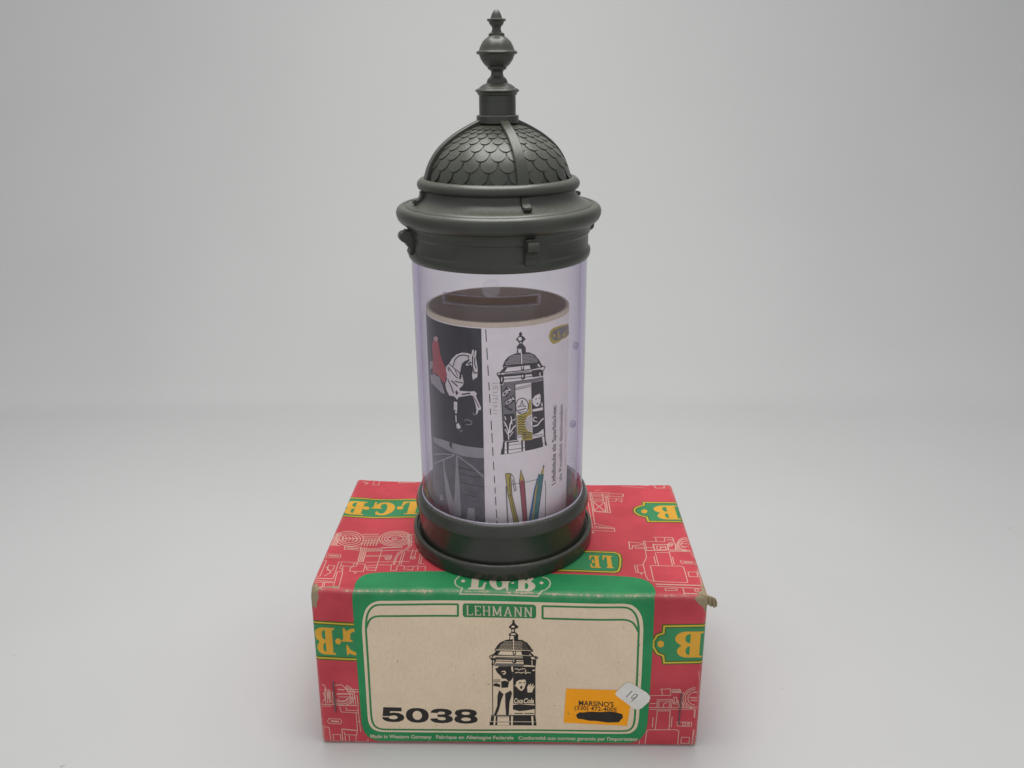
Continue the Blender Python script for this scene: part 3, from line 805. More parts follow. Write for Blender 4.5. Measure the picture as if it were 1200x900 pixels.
# ---- drawing of the column on the label
def front_drawing():
    K, G, C = [], [], []      # black, grey, cream on top
    g = lambda pts: tr(FP, zz(570, 715, 12, pts)); h = lambda pts: tr(FP, zz(570, 775, 11.25, pts))
    K.append(poly(g(circ(440, 135, 17, 18, 12)))); K.append(poly(g([(425, 150), (455, 150), (465, 175), (515, 215), (490, 235), (460, 245), (462, 290), (410, 290), (408, 245), (385, 235), (372, 215), (418, 172)])))
    K.append(poly(g([(370, 322), (402, 292), (470, 290), (506, 325), (502, 405), (378, 402), (382, 345)])))
    K.append(poly(g([(180, 528), (205, 478), (245, 435), (330, 396), (440, 384), (560, 396), (630, 435), (675, 490), (695, 530)])))
    K.append(ribbon(g([(175, 522), (180, 546), (700, 556), (706, 532), (175, 520)]), .28))
    K.append(poly(g([(545, 545), (640, 545), (662, 612), (555, 605)])))
    for pts, wd in (([(205, 552), (140, 622)], .55), ([(228, 554), (180, 610)], .5), ([(650, 560), (722, 630)], .7), ([(245, 552), (205, 604)], .35)): K.append(ribbon(g(pts), wd))
    K.append(ribbon(g([(130, 606), (100, 625), (108, 652), (740, 672), (778, 645), (760, 628), (130, 604)]), .3)); K.append(poly(g(circ(140, 630, 14, 10, 10)))); K.append(poly(g(circ(742, 645, 18, 12, 10))))
    K.append(ribbon(g([(160, 660), (730, 674)]), .5)); K.append(poly(g([(565, 625), (680, 630), (690, 750), (580, 745)])))
    K.append(poly(g([(108, 655), (185, 665), (190, 690), (160, 750), (125, 745), (135, 690)]))); K.append(poly(g([(420, 660), (478, 665), (470, 715), (440, 725), (420, 715)]))); K.append(poly(g([(690, 665), (755, 675), (745, 760), (700, 750)])))
    K.append(ribbon(g([(180, 690), (580, 700)]), .28)); K.append(ribbon(g([(430, 555), (435, 600), (462, 600), (465, 558)]), .3)); K.append(ribbon(g([(150, 610), (560, 618)]), .22))
    G.append(poly(g([(190, 722), (580, 728), (580, 765), (160, 762)]))); G.append(poly(g([(180, 632), (570, 640), (570, 660), (180, 652)])))
    G.append(poly(g([(685, 530), (700, 545), (690, 560), (640, 555)])))
    C += [poly(g([(395, 340), (442, 340), (442, 386), (390, 386)])), poly(g([(415, 200), (450, 198), (455, 225), (410, 225)])), poly(g([(420, 250), (445, 250), (445, 280), (420, 280)])), poly(g([(405, 305), (460, 303), (470, 325), (400, 328)])), poly(g([(430, 392), (446, 392), (446, 532), (430, 532)]))]
    for r in range(6):
        y = 420 + r * 19
        half = 225 * math.sqrt(max(0.02, 1 - ((530 - y) / 150) ** 2)) - 12
        n = int(half / 21)
        for i in range(-n, n + 1):
            x = 438 + i * 21 + (10 if r % 2 else 0)
            if abs(x - 438) < 20 or abs(x - 438) > half: continue
            k = .5 if x > 560 else 1
            C.append(poly(g([(x, y - 7 * k), (x + 7 * k, y), (x, y + 7 * k), (x - 7 * k, y)])))
    C += [poly(g([(150, 680), (165, 680), (160, 720), (148, 735)])), poly(g([(430, 668), (445, 670), (445, 700), (432, 700)])), poly(g([(690, 680), (700, 682), (700, 735), (690, 730)])), poly(g([(150, 618), (300, 622), (300, 628), (160, 626)]))]
    # figure panel and poster panel
    K.append(ribbon(h([(130, 25), (130, 690)]), .28)); K.append(ribbon(h([(690, 40), (686, 690)]), .3)); K.append(ribbon(h([(105, 690), (690, 697)]), .3))
    K.append(poly(h([(165, 70), (200, 62), (212, 42), (380, 42), (385, 110), (400, 112), (400, 190), (372, 230), (345, 246), (305, 206), (252, 202), (240, 170), (190, 122)])))
    K.append(poly(h([(245, 240), (300, 232), (347, 248), (334, 322), (246, 326)]))); K.append(poly(h([(215, 358), (274, 410), (240, 500), (216, 600), (180, 686), (145, 686), (190, 560), (194, 430)]))); K.append(poly(h([(295, 402), (370, 362), (386, 400), (352, 520), (340, 690), (305, 690), (296, 560)])))
    K.append(poly(h([(142, 275), (180, 262), (230, 282), (230, 318), (142, 300)]))); K.append(ribbon(h([(142, 222), (232, 222)]), .3)); K.append(ribbon(h([(142, 245), (232, 245)]), .25))
    K.append(poly(h([(402, 40), (690, 52), (690, 545), (402, 538)]))); K.append(poly(h([(396, 556), (480, 546), (600, 556), (682, 562), (682, 612), (570, 630), (480, 638), (396, 616)])))
    K.append(ribbon(h([(415, 668), (525, 668)]), .35)); K.append(ribbon(h([(545, 668), (670, 672)]), .35))
    C += [poly(h([(442, 246), (482, 222), (560, 216), (572, 262), (545, 338), (512, 370), (475, 348), (450, 318), (420, 292), (440, 280)])), poly(h([(590, 388), (585, 320), (604, 280), (612, 282), (610, 312), (626, 268), (636, 272), (630, 312), (660, 272), (668, 280), (648, 322), (680, 296), (684, 306), (660, 350), (650, 386)]))]
    C += [ribbon(h([(250, 112), (290, 105), (302, 125), (285, 145), (265, 140)]), .4), ribbon(h([(386, 50), (396, 110)]), .55), ribbon(h([(425, 78), (450, 72), (480, 88), (510, 76), (560, 72)]), .3), ribbon(h([(425, 128), (470, 118), (510, 130), (550, 115)]), .3), ribbon(h([(570, 85), (562, 135), (600, 120), (630, 130)]), .3), ribbon(h([(655, 95), (690, 92)]), .5)]
    a, b = h([(412, 532)])[0], h([(672, 466)])[0]
    C.append(text('Coca', a[0], a[1], a[0] + (b[0] - a[0]) * .44, b[1], bold=.03, shear=.3)); C.append(text('Cola', a[0] + (b[0] - a[0]) * .48, a[1], b[0], b[1], bold=.03, shear=.3))
    K2 = [poly(h(circ(508, 320, 16, 22, 12))), ribbon(h([(475, 262), (510, 256)]), .45), ribbon(h([(538, 256), (562, 258)]), .35)]
    K.append(poly(h([(110, 700), (690, 700), (705, 832), (85, 822), (88, 790), (102, 770), (105, 730)])))
    for pts in ([(148, 700), (168, 700), (160, 822), (138, 820)], [(192, 702), (345, 702), (345, 822), (188, 820)], [(370, 702), (396, 702), (392, 826), (370, 826)], [(636, 706), (662, 706), (664, 830), (644, 830)]): C.append(poly(h(pts)))
    C.append(ribbon(h([(90, 772), (690, 782)]), .22))
    K2 += [ribbon(h([(190, 778), (345, 780)]), .2), ribbon(h([(192, 712), (345, 712)]), .2)]
    return K, G, C, K2


K, G, C, K2 = front_drawing()
dr = cdecal('column_drawing', K, 'black', 7)
cdecal('grey_tint', G, 'greyink', 6.4, dr); cdecal('highlight', C, 'cream', 7.8, dr); cdecal('detail', K2, 'black', 8.6, dr)

# ---- stickers
zs = lambda pts: tr(FP, zz(650, 780, 9.23, pts))
osx = cdecal('orange_sticker', [poly(zs([(160, 230), (866, 245), (805, 635), (130, 602)]))], 'orange', 8)
tag(osx, 'orange price sticker with a name, phone number and inked-out line')
a, b = zs([(292, 418)])[0], zs([(666, 362)])[0]; c_, d_ = zs([(245, 476)])[0], zs([(697, 424)])[0]


def slope(t, k):           # tilt a block of lettering
    vs, fs = t; x0 = min(v[0] for v in vs)
    return [(x, y - (x - x0) * k) for x, y in vs], fs


cdecal('lettering', [slope(text("MARSINO'S", a[0], a[1] + .15, b[0], b[1] + .15, bold=.018), .035), slope(text('(330) 472-4005', c_[0], c_[1] + .15, d_[0], d_[1] + .15, bold=.014), .035)], 'black', 8.8, osx)
cdecal('ink_blot', [poly(zs([(262, 515), (300, 486), (340, 488), (420, 478), (520, 482), (610, 476), (680, 482), (755, 505), (762, 545), (745, 560), (718, 595), (600, 598), (480, 580), (400, 578), (330, 562), (280, 557)]))], 'black', 9.6, osx)
cdecal('dot', [poly(zs(circ(182, 503, 8, 8, 8)))], 'greyink', 8.8, osx)
tg = cdecal('white_sticker', [poly(zs([(680, 283), (690, 262), (735, 215), (790, 168), (820, 158), (852, 163), (1010, 265), (1042, 300), (1048, 335), (1035, 370), (960, 440), (925, 455), (890, 450), (860, 432), (700, 305)]))], 'tag', 10.5)
tag(tg, 'small rounded white sticker with a handwritten number')
cdecal('handwriting', [ribbon(zs([(858, 248), (828, 284), (795, 318)]), .34), ribbon(zs([(918, 296), (905, 284), (884, 285), (868, 300), (852, 318), (856, 330), (878, 328), (902, 312), (918, 296)]), .3), ribbon(zs([(920, 296), (893, 326), (850, 366)]), .32)], 'greyink', 11.3, tg)


# ---- staples, torn corners
def staple(px0, px1):
    (u0, v0), (u1, v1) = FP(px0), FP(px1)
    vs, fs = [], []
    path = [(0, -1.2), (0, .15), (.04, .38), (.5, .45), (.96, .40), (1, .15), (1, -1.2)]
    for t, off in path:
        u, v = u0 + (u1 - u0) * t, v0 + (v1 - v0) * t
        sh = .3 if 0.3 < off else 0
        for du, dn in ((-.18, -.15), (.18, -.15), (.18, .15), (-.18, .15)):
            p, _ = carton_map(u + du, v + (dn if off < .2 else 0), off + (dn if off >= .2 else 0)); vs.append(p)
    n = len(path)
    for i in range(n - 1):
        for k in range(4): fs.append((i * 4 + k, i * 4 + (k + 1) % 4, i * 4 + 4 + (k + 1) % 4, i * 4 + 4 + k))
    fs += [(3, 2, 1, 0), tuple(n * 4 - 4 + k for k in range(4))]
    mk('staple', vs, fs, M['steel'], box)


staple((391.5, 797.5), (394.5, 833.5)); staple((799.3, 811), (796.2, 848))
cdecal('rubbed_corner', [poly([(-2.6, H - 7.5), (-1, H - 8.6), (.6, H - 6.8), (1.8, H - 7.6), (2.3, H - 5.0), (3.1, H - 3.2), (2.5, H - 1.4), (3.6, H + .4), (2.2, H + 1.2), (2.0, H + 2.8), (.8, H + 2.2), (.5, H + 4.2), (-.4, H + 3.2), (-2.4, H + 1.6)]),
                         poly([(4.3, H + .6), (9.5, H + 1.5), (9.8, H + 2.3), (6, H + 1.7)])], 'card', 1.4)


def torn_flap():
    base = warp((W - 1.2, 1.0, H - .3))
    # a strip of board split off the corner, folded into pleats and hanging down
    path = [(-1.2, .2, .35, -1.6), (-.2, -.45, .35, -2.4), (.6, -.75, .1, -2.9), (1.15, -.1, -.1, -3.3), (1.7, -.75, -.35, -3.7), (2.15, .05, -.6, -3.9), (2.75, -.6, -.9, -4.2), (3.25, .2, -1.4, -4.3), (3.6, -.2, -2.0, -4.1)]
    vs, fs = [], []
    for i, (x, y, zt_, zb) in enumerate(path):
        for j in range(6):
            t = j / 5
            vs.append((base.x + x * 1.2 * (.92 + .12 * t) + .12 * math.sin(i * 2.3 + j), base.y + y * (1 + .3 * t), base.z + zt_ + (zb * 1.1 - zt_) * t + (.18 * math.sin(i * 3.1) if j == 5 else 0)))
    for i in range(len(path) - 1):
        for j in range(5): fs.append((i * 6 + j, i * 6 + j + 1, i * 6 + 7 + j, i * 6 + 6 + j))
    o = mk('torn_flap', vs, fs, M['card'], box, 60)
    so = o.modifiers.new('thick', 'SOLIDIFY'); so.thickness = 0.00045; so.offset = 0
    cdecal('rubbed_corner', [poly([(W + 2, H - 5.5), (W - .6, H - 6.5), (W - 1.6, H - 4.4), (W - 3.2, H - 3.0), (W - 4.6, H - 1.2), (W - 3.0, H + .5), (W - 3.4, H + 1.8), (W - 1.8, H + 2.8), (W - 1.3, H + 6.0), (W - .3, H + 9.5), (W + .8, H + 9.0)])], 'card', 1.4)


torn_flap()

# ------------------------------------------------------------------ toy advertising column
Z0 = 63.35
col = empty('advertising_column', (0, 0, Z0), 'toy advertising pillar with scaled grey dome, finial and clear lilac body', 'toy column')
base_prof = [(0, Z0), (32.4, Z0), (32.95, 63.8), (33.0, 64.6), (33.0, 68.0), (32.9, 68.5), (32.55, 68.9), (32.1, 69.1), (31.75, 69.05), (31.6, 68.8), (31.5, 68.2), (31.0, 68.1), (30.85, 68.6), (30.65, 69.6), (30.6, 71), (30.6, 77.9), (30.75, 78.25), (31.45, 78.45), (31.62, 78.75), (31.55, 79.5), (31.15, 80.9), (30.65, 82.2), (30.25, 82.85), (29.8, 83.05), (29.45, 82.9), (29.35, 82.5), (29.35, 66), (0, 66)]
lathe('base', base_prof, M['gloss'], col)

DOME = spline([(23.3, 193.3), (22.95, 194.6), (22.3, 196.6), (21.0, 199.2), (19.2, 201.7), (16.9, 203.9), (14.2, 205.9), (11.5, 207.5), (9.0, 208.8), (6.4, 210.0)], 4)
DOME = [(r - .3, z - .25 * i / len(DOME)) for i, (r, z) in enumerate(DOME)]
lid_prof = [(28.6, 168.2), (29.35, 168.1), (29.8, 168.7), (30.05, 169.5), (30.12, 170.4), (29.95, 171.1), (29.5, 171.5), (29.32, 171.9), (29.3, 172.4), (29.3, 175.6), (29.42, 176.1), (29.85, 176.5), (29.95, 177.0), (29.95, 178.3), (30.15, 178.7), (30.6, 178.9), (30.75, 179.3), (31.2, 179.5), (32.1, 180.1), (32.85, 181.0), (33.28, 182.2), (33.33, 183.2), (33.0, 184.2), (32.3, 184.9), (31.5, 185.2), (31.0, 185.15), (30.7, 184.85), (30.3, 184.85), (30.0, 185.2), (29.3, 185.5), (28.2, 185.85), (27.2, 186.4), (26.2, 187.1), (25.4, 188.0), (24.95, 188.9), (24.75, 189.7), (24.8, 190.0), (25.4, 190.15), (25.95, 190.6), (26.24, 191.3), (26.2, 192.1), (25.8, 192.8), (25.1, 193.4), (24.3, 193.7), (23.6, 193.6)] + DOME + [(5.0, 210.3), (0, 210.3)]
lid = lathe('lid', lid_prof + [], M['plastic'], col)
lathe('lid_lining', [(28.6, 168.3), (28.6, 181), (22, 184), (0, 184)], M['plastic'], col, n=64)
d = .66
fin = [(0, 210.2), (6.65, 210.2), (6.65, 212.3), (6.4, 212.5), (5.78, 212.55), (5.74, 218.3), (6.1, 218.55), (6.2, 218.9), (6.35, 219.2), (6.84, 219.55), (6.86, 219.85), (6.4, 220.3), (5.8, 220.45), (5.5, 220.75), (5.1, 221.1), (4.4, 221.55), (3.7, 221.8), (3.3, 222.05), (3.2, 222.5), (3.0, 223.0), (2.7, 223.4), (2.2, 223.8), (1.9, 224.4), (1.85, 225.2), (2.2, 225.7), (2.75, 225.95), (2.95, 226.3), (2.95, 226.6), (3.3, 226.75), (4.05, 227.5), (4.9, 228.7), (5.35, 229.8), (5.5, 230.2), (5.95, 230.25), (6.3, 230.55), (6.35, 230.85), (6.1, 231.2), (5.6, 231.35), (5.4, 231.7), (5.05, 232.6), (4.35, 233.9), (3.4, 234.8), (2.6, 235.3), (2.45, 235.5), (2.45, 236.1), (2.2, 236.3), (1.7, 236.5), (1.4, 237.0), (1.3, 237.7), (1.6, 238.3), (2.1, 238.8), (2.3, 239.4), (2.75, 239.75), (2.95, 240.0), (2.85, 240.25), (2.3, 240.35), (1.8, 240.45), (1.6, 241.0), (1.35, 241.7), (1.0, 242.3), (.6, 242.75), (0, 242.9)]
lathe('finial', fin, M['plastic'], col, n=64, smooth=28)

# dome surface: distance along the meridian from the foot, outward normal
ACC = [0.0]
for a, b in zip(DOME, DOME[1:]): ACC.append(ACC[-1] + math.hypot(b[0] - a[0], b[1] - a[1]))


def dome_at(s):
    s = min(max(s, 0), ACC[-1] - 1e-6)
    i = max(k for k in range(len(ACC) - 1) if ACC[k] <= s)
    t = (s - ACC[i]) / (ACC[i + 1] - ACC[i]); a, b = DOME[i], DOME[i + 1]
    dx, dz = b[0] - a[0], b[1] - a[1]; L = math.hypot(dx, dz)
    return a[0] + dx * t, a[1] + dz * t, dz / L, -dx / L


def dome_pt(az, s, off):
    r, z, nr, nz = dome_at(s)
    r += nr * off; z += nz * off
    return (r * math.sin(az), -r * math.cos(az), z)


NS = 24
ROWS = [0.0, 3.7, 7.2, 10.5, 13.5, 16.2, 18.6, 20.7]
for k, s0 in enumerate(ROWS):
    up = (ROWS[k + 1] if k + 1 < len(ROWS) else s0 + 1.7) - s0
    top = s0 + up * 1.55
    half = PI / NS * .985
    # tongue outline, drawn from a centre line out to the rim
    cols = 12
    vs, fs = [], []
    lo = []
    for i in range(cols + 1):
        t = -1 + 2 * i / cols
        lo.append((t, s0 + up * .98 * (1 - math.sqrt(max(0, 1 - t * t)))))
    rows = 3
    for i, (t, sb) in enumerate(lo):
        for j in range(rows + 1):
            s_ = sb + (top - sb) * j / rows
            lift = .50 - .40 * min(1, (s_ - s0) / (top - s0)) + .07 * (1 - t * t)
            vs.append(dome_pt(t * half, s_, lift))
    for t, sb in lo: vs.append(dome_pt(t * half, sb, -.05))
    for i in range(cols):
        for j in range(rows): fs.append((i * 4 + j, (i + 1) * 4 + j, (i + 1) * 4 + j + 1, i * 4 + j + 1))
        q0 = (cols + 1) * 4
        fs.append((q0 + i, q0 + i + 1, (i + 1) * 4, i * 4))
    proto = mk('scale', vs, fs, M['plastic'], lid, 40)
    for i in range(NS):
        o = proto if i == 0 else proto.copy()
        if i: COL.objects.link(o); o.parent = lid
        o.rotation_euler = (0, 0, 2 * PI * (i + (.5 if k % 2 else 0)) / NS)

AZ = [math.radians(a) for a in (18, 108, 198, 288)]


def meridian_rib():
    vs, fs = [], []
    n = 22
    for i in range(n + 1):
        s_ = ACC[-1] * i / n; r = dome_at(s_)[0]
        hw = 1.75 - .4 * i / n
        for x, off in ((-hw, -.1), (-hw, 1.25), (-hw * .85, 1.42), (hw * .85, 1.42), (hw, 1.25), (hw, -.1)): vs.append(dome_pt(x / r, s_, off))
    for i in range(n):
        for k in range(5): fs.append((i * 6 + k, i * 6 + k + 1, i * 6 + 7 + k, i * 6 + 6 + k))
    fs.append(tuple(range(5, -1, -1)))
    return vs, fs


def extrude_prof(prof, hw, bev=.25):
    """profile (radius, height) given width across, centred on the front azimuth"""
    n = len(prof); vs = []
    cx = sum(p[0] for p in prof) / n; cz = sum(p[1] for p in prof) / n
    for x, sc in ((-hw, .93), (-hw + bev, 1), (hw - bev, 1), (hw, .93)):
        for r, z in prof: vs.append((x, -(cx + (r - cx) * sc), cz + (z - cz) * sc))
    fs = []
    for k in range(3):
        for i in range(n):
            j = (i + 1) % n; fs.append((k * n + i, k * n + j, k * n + n + j, k * n + n + i))
    fs += [tuple(range(n - 1, -1, -1)), tuple(range(3 * n, 4 * n))]
    return vs, fs


brk = [(29.0, 178.2), (31.4, 178.6)] + [(31.75 + 1.75 * math.cos(t), 176.4 + 1.75 * math.sin(t)) for t in [math.radians(100 - 19 * i) for i in range(11)]]
brk += [(31.35, 174.35), (31.5, 173.95), (31.0, 173.75), (31.1, 173.35), (30.6, 173.2), (30.6, 172.75), (30.15, 172.5), (30.35, 171.9), (30.6, 171.3), (30.5, 170.7), (30.0, 170.4), (29.0, 170.5)]
cur = [(24.4, 190.1), (25.9, 190.1), (25.75, 189.5), (26.0, 188.6), (26.6, 187.9), (27.4, 187.3)] + [(27.75 + .78 * math.cos(t), 187.0 + .78 * math.sin(t)) for t in [math.radians(100 - 24 * i) for i in range(10)]] + [(27.3, 186.35), (27.0, 186.2), (26.0, 186.8), (24.8, 188.2)]


def ring_copies(name, vf, mat=M['plastic'], sm=35):
    vs, fs = vf
    p = mk(name, vs, fs, mat, lid, sm)
    bm = bmesh.new(); bm.from_mesh(p.data); bmesh.ops.recalc_face_normals(bm, faces=bm.faces); bm.to_mesh(p.data); bm.free()
    for i, a in enumerate(AZ):
        o = p if i == 0 else p.copy()
        if i: COL.objects.link(o); o.parent = lid
        o.rotation_euler = (0, 0, a)


ring_copies('dome_rib', meridian_rib())
ring_copies('scroll_bracket', extrude_prof(brk, 1.85))
ring_copies('curl', extrude_prof(cur, 1.25))


# ---- clear body with coin slot
def ray(p):
    d_ = Vector(FW) + Vector(RX) * ((p[0] - 600) / FOC) - Vector(UP) * ((p[1] - 450) / FOC)
    return Vector(CAM), d_


def on_cyl(p, R, cx=0.0, cy=0.0):
    """measured point -> (azimuth, height) on an upright cylinder"""
    o, d_ = ray(p)
    a = d_.x ** 2 + d_.y ** 2; b = 2 * ((o.x - cx) * d_.x + (o.y - cy) * d_.y); c = (o.x - cx) ** 2 + (o.y - cy) ** 2 - R * R
    disc = b * b - 4 * a * c
    t = (-b - math.sqrt(max(disc, 0))) / (2 * a)
    P = o + d_ * t
    return math.atan2(P.x - cx, -(P.y - cy)), P.z


RO, RI = 29.1, 27.3
a0, zt = on_cyl((520, 345), RO); a1, _ = on_cyl((631.5, 346), RO)
z_hi = on_cyl((576, 348.5), RO)[1]; z_lo = on_cyl((576, 358.8), RO)[1]


def clear_tube():
    n = 120
    az = sorted([2 * PI * i / n - PI for i in range(n) if min(abs(2 * PI * i / n - PI - a0), abs(2 * PI * i / n - PI - a1)) > .02] + [a0, a1])
    zs_ = [80.0, z_lo, z_hi, 170.0]
    vs, fs = [], []
    for R in (RO, RI):
        for a in az:
            for z in zs_: vs.append((R * math.sin(a), -R * math.cos(a), z))
    k = len(az); V = lambda s, i, j: (s * k + i % k) * 4 + j
    ia, ib = az.index(a0), az.index(a1)
    for i in range(k):
        for j in range(3):
            if j == 1 and ia <= i < ib: continue
            fs.append((V(0, i, j), V(0, i + 1, j), V(0, i + 1, j + 1), V(0, i, j + 1)))
            fs.append((V(1, i, j + 1), V(1, i + 1, j + 1), V(1, i + 1, j), V(1, i, j)))
        fs.append((V(0, i, 3), V(0, i + 1, 3), V(1, i + 1, 3), V(1, i, 3))); fs.append((V(1, i, 0), V(1, i + 1, 0), V(0, i + 1, 0), V(0, i, 0)))
    for i in range(ia, ib):
        fs.append((V(0, i, 1), V(0, i + 1, 1), V(1, i + 1, 1), V(1, i, 1))); fs.append((V(1, i, 2), V(1, i + 1, 2), V(0, i + 1, 2), V(0, i, 2)))
    fs.append((V(0, ia, 2), V(0, ia, 1), V(1, ia, 1), V(1, ia, 2))); fs.append((V(0, ib, 1), V(0, ib, 2), V(1, ib, 2), V(1, ib, 1)))
    return mk('clear_body', vs, fs, M['clear'], col, 30)


tube = clear_tube()


def knob(name, az, z, rad, h, R, dish=True, mat=None):
    """round moulded boss standing on the wall"""
    prof = [(rad, -.05), (rad, h * .7), (rad * .93, h), (rad * .84, h), (rad * .78, h * .7), (0, h * .55)] if dish else [(rad, -.05), (rad, h * .5), (rad * .8, h * .85), (rad * .4, h), (0, h)]
    vs, fs = [], []; n = 28
    for i in range(n):
        t = 2 * PI * i / n
        for r, o_ in prof:
            u, v = r * math.cos(t), r * math.sin(t)
            a = az + u / R; rr = R + o_
            vs.append((rr * math.sin(a), -rr * math.cos(a), z + v))
    k = len(prof)
    for i in range(n):
        j = (i + 1) % n
        for q_ in range(k - 1): fs.append((i * k + q_, j * k + q_, j * k + q_ + 1, i * k + q_ + 1))
    return mk(name, vs, fs, mat or M['clearboss'], tube, 35)




def slot_frame():
    """moulded lip round the coin slot"""
    vs, fs = [], []
    hw, out = .38, .3
    n = 20

    def bar(a_0, a_1, z_0, z_1, k):
        b0 = len(vs)
        for i in range(k + 1):
            a = a_0 + (a_1 - a_0) * i / k
            for R_, z in ((RO - .6, z_0), (RO + out, z_0), (RO + out, z_1), (RO - .6, z_1)): vs.append((R_ * math.sin(a), -R_ * math.cos(a), z))
        for i in range(k):
            for q_ in range(4): fs.append((b0 + i * 4 + q_, b0 + i * 4 + (q_ + 1) % 4, b0 + i * 4 + 4 + (q_ + 1) % 4, b0 + i * 4 + 4 + q_))
        fs.extend([(b0 + 3, b0 + 2, b0 + 1, b0), tuple(b0 + k * 4 + q_ for q_ in range(4))])
    da = .38 / RO
    bar(a0 - da, a1 + da, z_hi - .02, z_hi + .36, n); bar(a0 - da, a1 + da, z_lo - .2, z_lo + .02, n)
    bar(a0 - da * .7, a0 + .002, z_lo + .03, z_hi - .03, 1); bar(a1 - .002, a1 + da, z_lo + .03, z_hi - .03, 1)
    return mk('slot_lip', vs, fs, M['clearlip'], tube, 30)


slot_frame()
lathe('foot_glint_ring', [(29.12, 82.4), (29.42, 82.75), (29.42, 83.15), (29.3, 83.4), (29.12, 83.5)], M['footglint'], tube, n=96)  # added pale ring, imitates light refracted by the tube's bottom edge
a_, z_ = on_cyl((575.3, 338), RO); knob('moulding_mark', a_, z_, 2.75, .35, RO)
for p in ((676, 405), (672.5, 497)):
    a_, z_ = on_cyl(p, RO); knob('peg', a_, z_, 1.25, 1.5, RO - .9, False, M['peg'])

# ------------------------------------------------------------------ rolled poster standing inside the clear body
RR, RCX = 24.3, -0.8
ZT = 151.6
roll = empty('rolled_poster', (RCX, 0, 66.1), 'rolled card poster with circus horse standing inside the clear body', 'poster')
lathe('card_core', [(RR - .12, 66.1), (RR - .12, ZT - .1), (RR - .3, ZT), (RR - .95, ZT), (RR - 1.1, ZT - .15)], M['rim'], roll, RCX, 0, 96, 40)
lathe('inner_lining', [(RR - 1.1, ZT - .15), (RR - 1.1, 66.1), (0, 66.3)], M['brown'], roll, RCX, 0, 96, 40)


def rp(p):
    a, z = on_cyl(p, RR, RCX)
    return (a * RR, z)


def roll_map(u, v, off):
    a = u / RR; r = RR + off
    return Vector((RCX + r * math.sin(a), -r * math.cos(a), v)), 0.0


ROLL_LINES = ([RR * math.radians(-180 + 4 * i) for i in range(91)], [])


def rdecal(name, items, mat, layer, parent=None): return decal(name, items, roll_map, ROLL_LINES, M[mat], parent or roll, layer, False)


u_split = (rp((560.8, 395))[0] + rp((571.8, 605))[0]) / 2
z_sheet = ZT - 1.55
UL, UR = RR * math.radians(-150), RR * math.radians(150)
sheet = rdecal('paper_sheet', [poly([(UL, 66.1), (UR, 66.1), (UR, z_sheet), (UL, z_sheet)])], 'sheet', .6)
night = rdecal('dark_poster', [poly([(UL, 66.1), (u_split, 66.1), (u_split, z_sheet - .35), (UL, z_sheet - .35)])], 'night', 1.2)
tag(night, 'charcoal circus poster with a white horse and red rider')
A_ = lambda pts: tr(rp, zz(490, 380, 12, pts))
C_ = lambda pts: tr(rp, zz(490, 510, 8.18, pts))
mx = lambda pts: [(min(u, u_split), v) for u, v in pts]
z_ring = rp((530, 522))[1]
fl = C_([(640, 210), (540, 208), (420, 188), (330, 158), (240, 113), (150, 45)])
rdecal('ring_floor', [poly(mx([(u_split, 66.1)] + [(u_split, fl[0][1])] + fl[1:] + [(UL * .55, fl[-1][1] + 3), (UL * .55, 66.1)]))], 'floorgrey', 1.8, night)
rdecal('ring_kerb', [poly(mx(C_([(150, 15), (230, 38), (330, 74), (460, 104), (640, 125), (640, 220), (540, 215), (420, 195), (330, 165), (240, 120), (150, 58)])))], 'ringgrey', 2.4, night)
W1 = [C_([(366, 195), (378, 195), (398, 480), (415, 795), (330, 772), (352, 560)]), C_([(240, 250), (250, 240), (262, 340), (300, 500), (340, 640), (348, 785), (302, 742), (265, 540)]), C_([(480, 695), (540, 700), (548, 832), (466, 812)]), C_([(208, 570), (236, 570), (246, 622), (210, 625)])]
W1s = [ribbon(mx(C_([(375, 192), (510, 290), (660, 398)])), .42), ribbon(C_([(355, 188), (250, 232), (155, 276)]), .5), ribbon(C_([(350, 184), (240, 178), (150, 182)]), .35), ribbon(C_([(255, 240), (245, 300), (265, 420)]), .3), ribbon(mx(C_([(400, 205), (520, 305), (660, 420)])), .2)]
rdecal('light_beam', [poly(x) for x in W1] + W1s, 'ringgrey', 3.0, night)
rdecal('floor_line', [ribbon(mx(C_(p)), .25) for p in ([(390, 300), (520, 345), (660, 350)], [(400, 360), (520, 395), (660, 405)], [(410, 450), (540, 480), (655, 495)], [(330, 280), (430, 322), (560, 332)], [(420, 560), (560, 590)])] + [poly(C_([(305, 60), (330, 80), (322, 110), (345, 128), (318, 122), (300, 100)]))], 'night', 3.0, night)
horse = [[(440, 550), (480, 480), (540, 425), (620, 398), (700, 405), (750, 425), (745, 470), (700, 500), (650, 520), (625, 560), (605, 640), (640, 800), (645, 828), (620, 870), (580, 900), (590, 935), (740, 945), (790, 938), (826, 970), (815, 1012), (760, 1005), (740, 995), (590, 1020), (565, 1032), (550, 1062), (520, 1020), (500, 1010), (440, 1000), (402, 920), (385, 840), (410, 760), (392, 690), (394, 600)],
         [(750, 420), (812, 440), (822, 520), (836, 600), (840, 690), (830, 748), (792, 762), (776, 790), (758, 722), (770, 660), (760, 600), (740, 560), (692, 582), (670, 570), (722, 510)],
         [(750, 425), (760, 366), (784, 352), (782, 422)], [(790, 422), (800, 370), (820, 366), (816, 442)],
         [(775, 1013), (816, 1013), (886, 1168), (882, 1206), (852, 1202), (836, 1252), (812, 1262), (822, 1200), (808, 1130)],
         [(505, 1085), (552, 1090), (552, 1212), (504, 1202)], [(520, 1215), (550, 1215), (546, 1252), (526, 1252)], [(525, 1280), (540, 1280), (546, 1382), (530, 1372)], [(540, 1402), (570, 1388), (606, 1450), (570, 1472), (545, 1456)]]
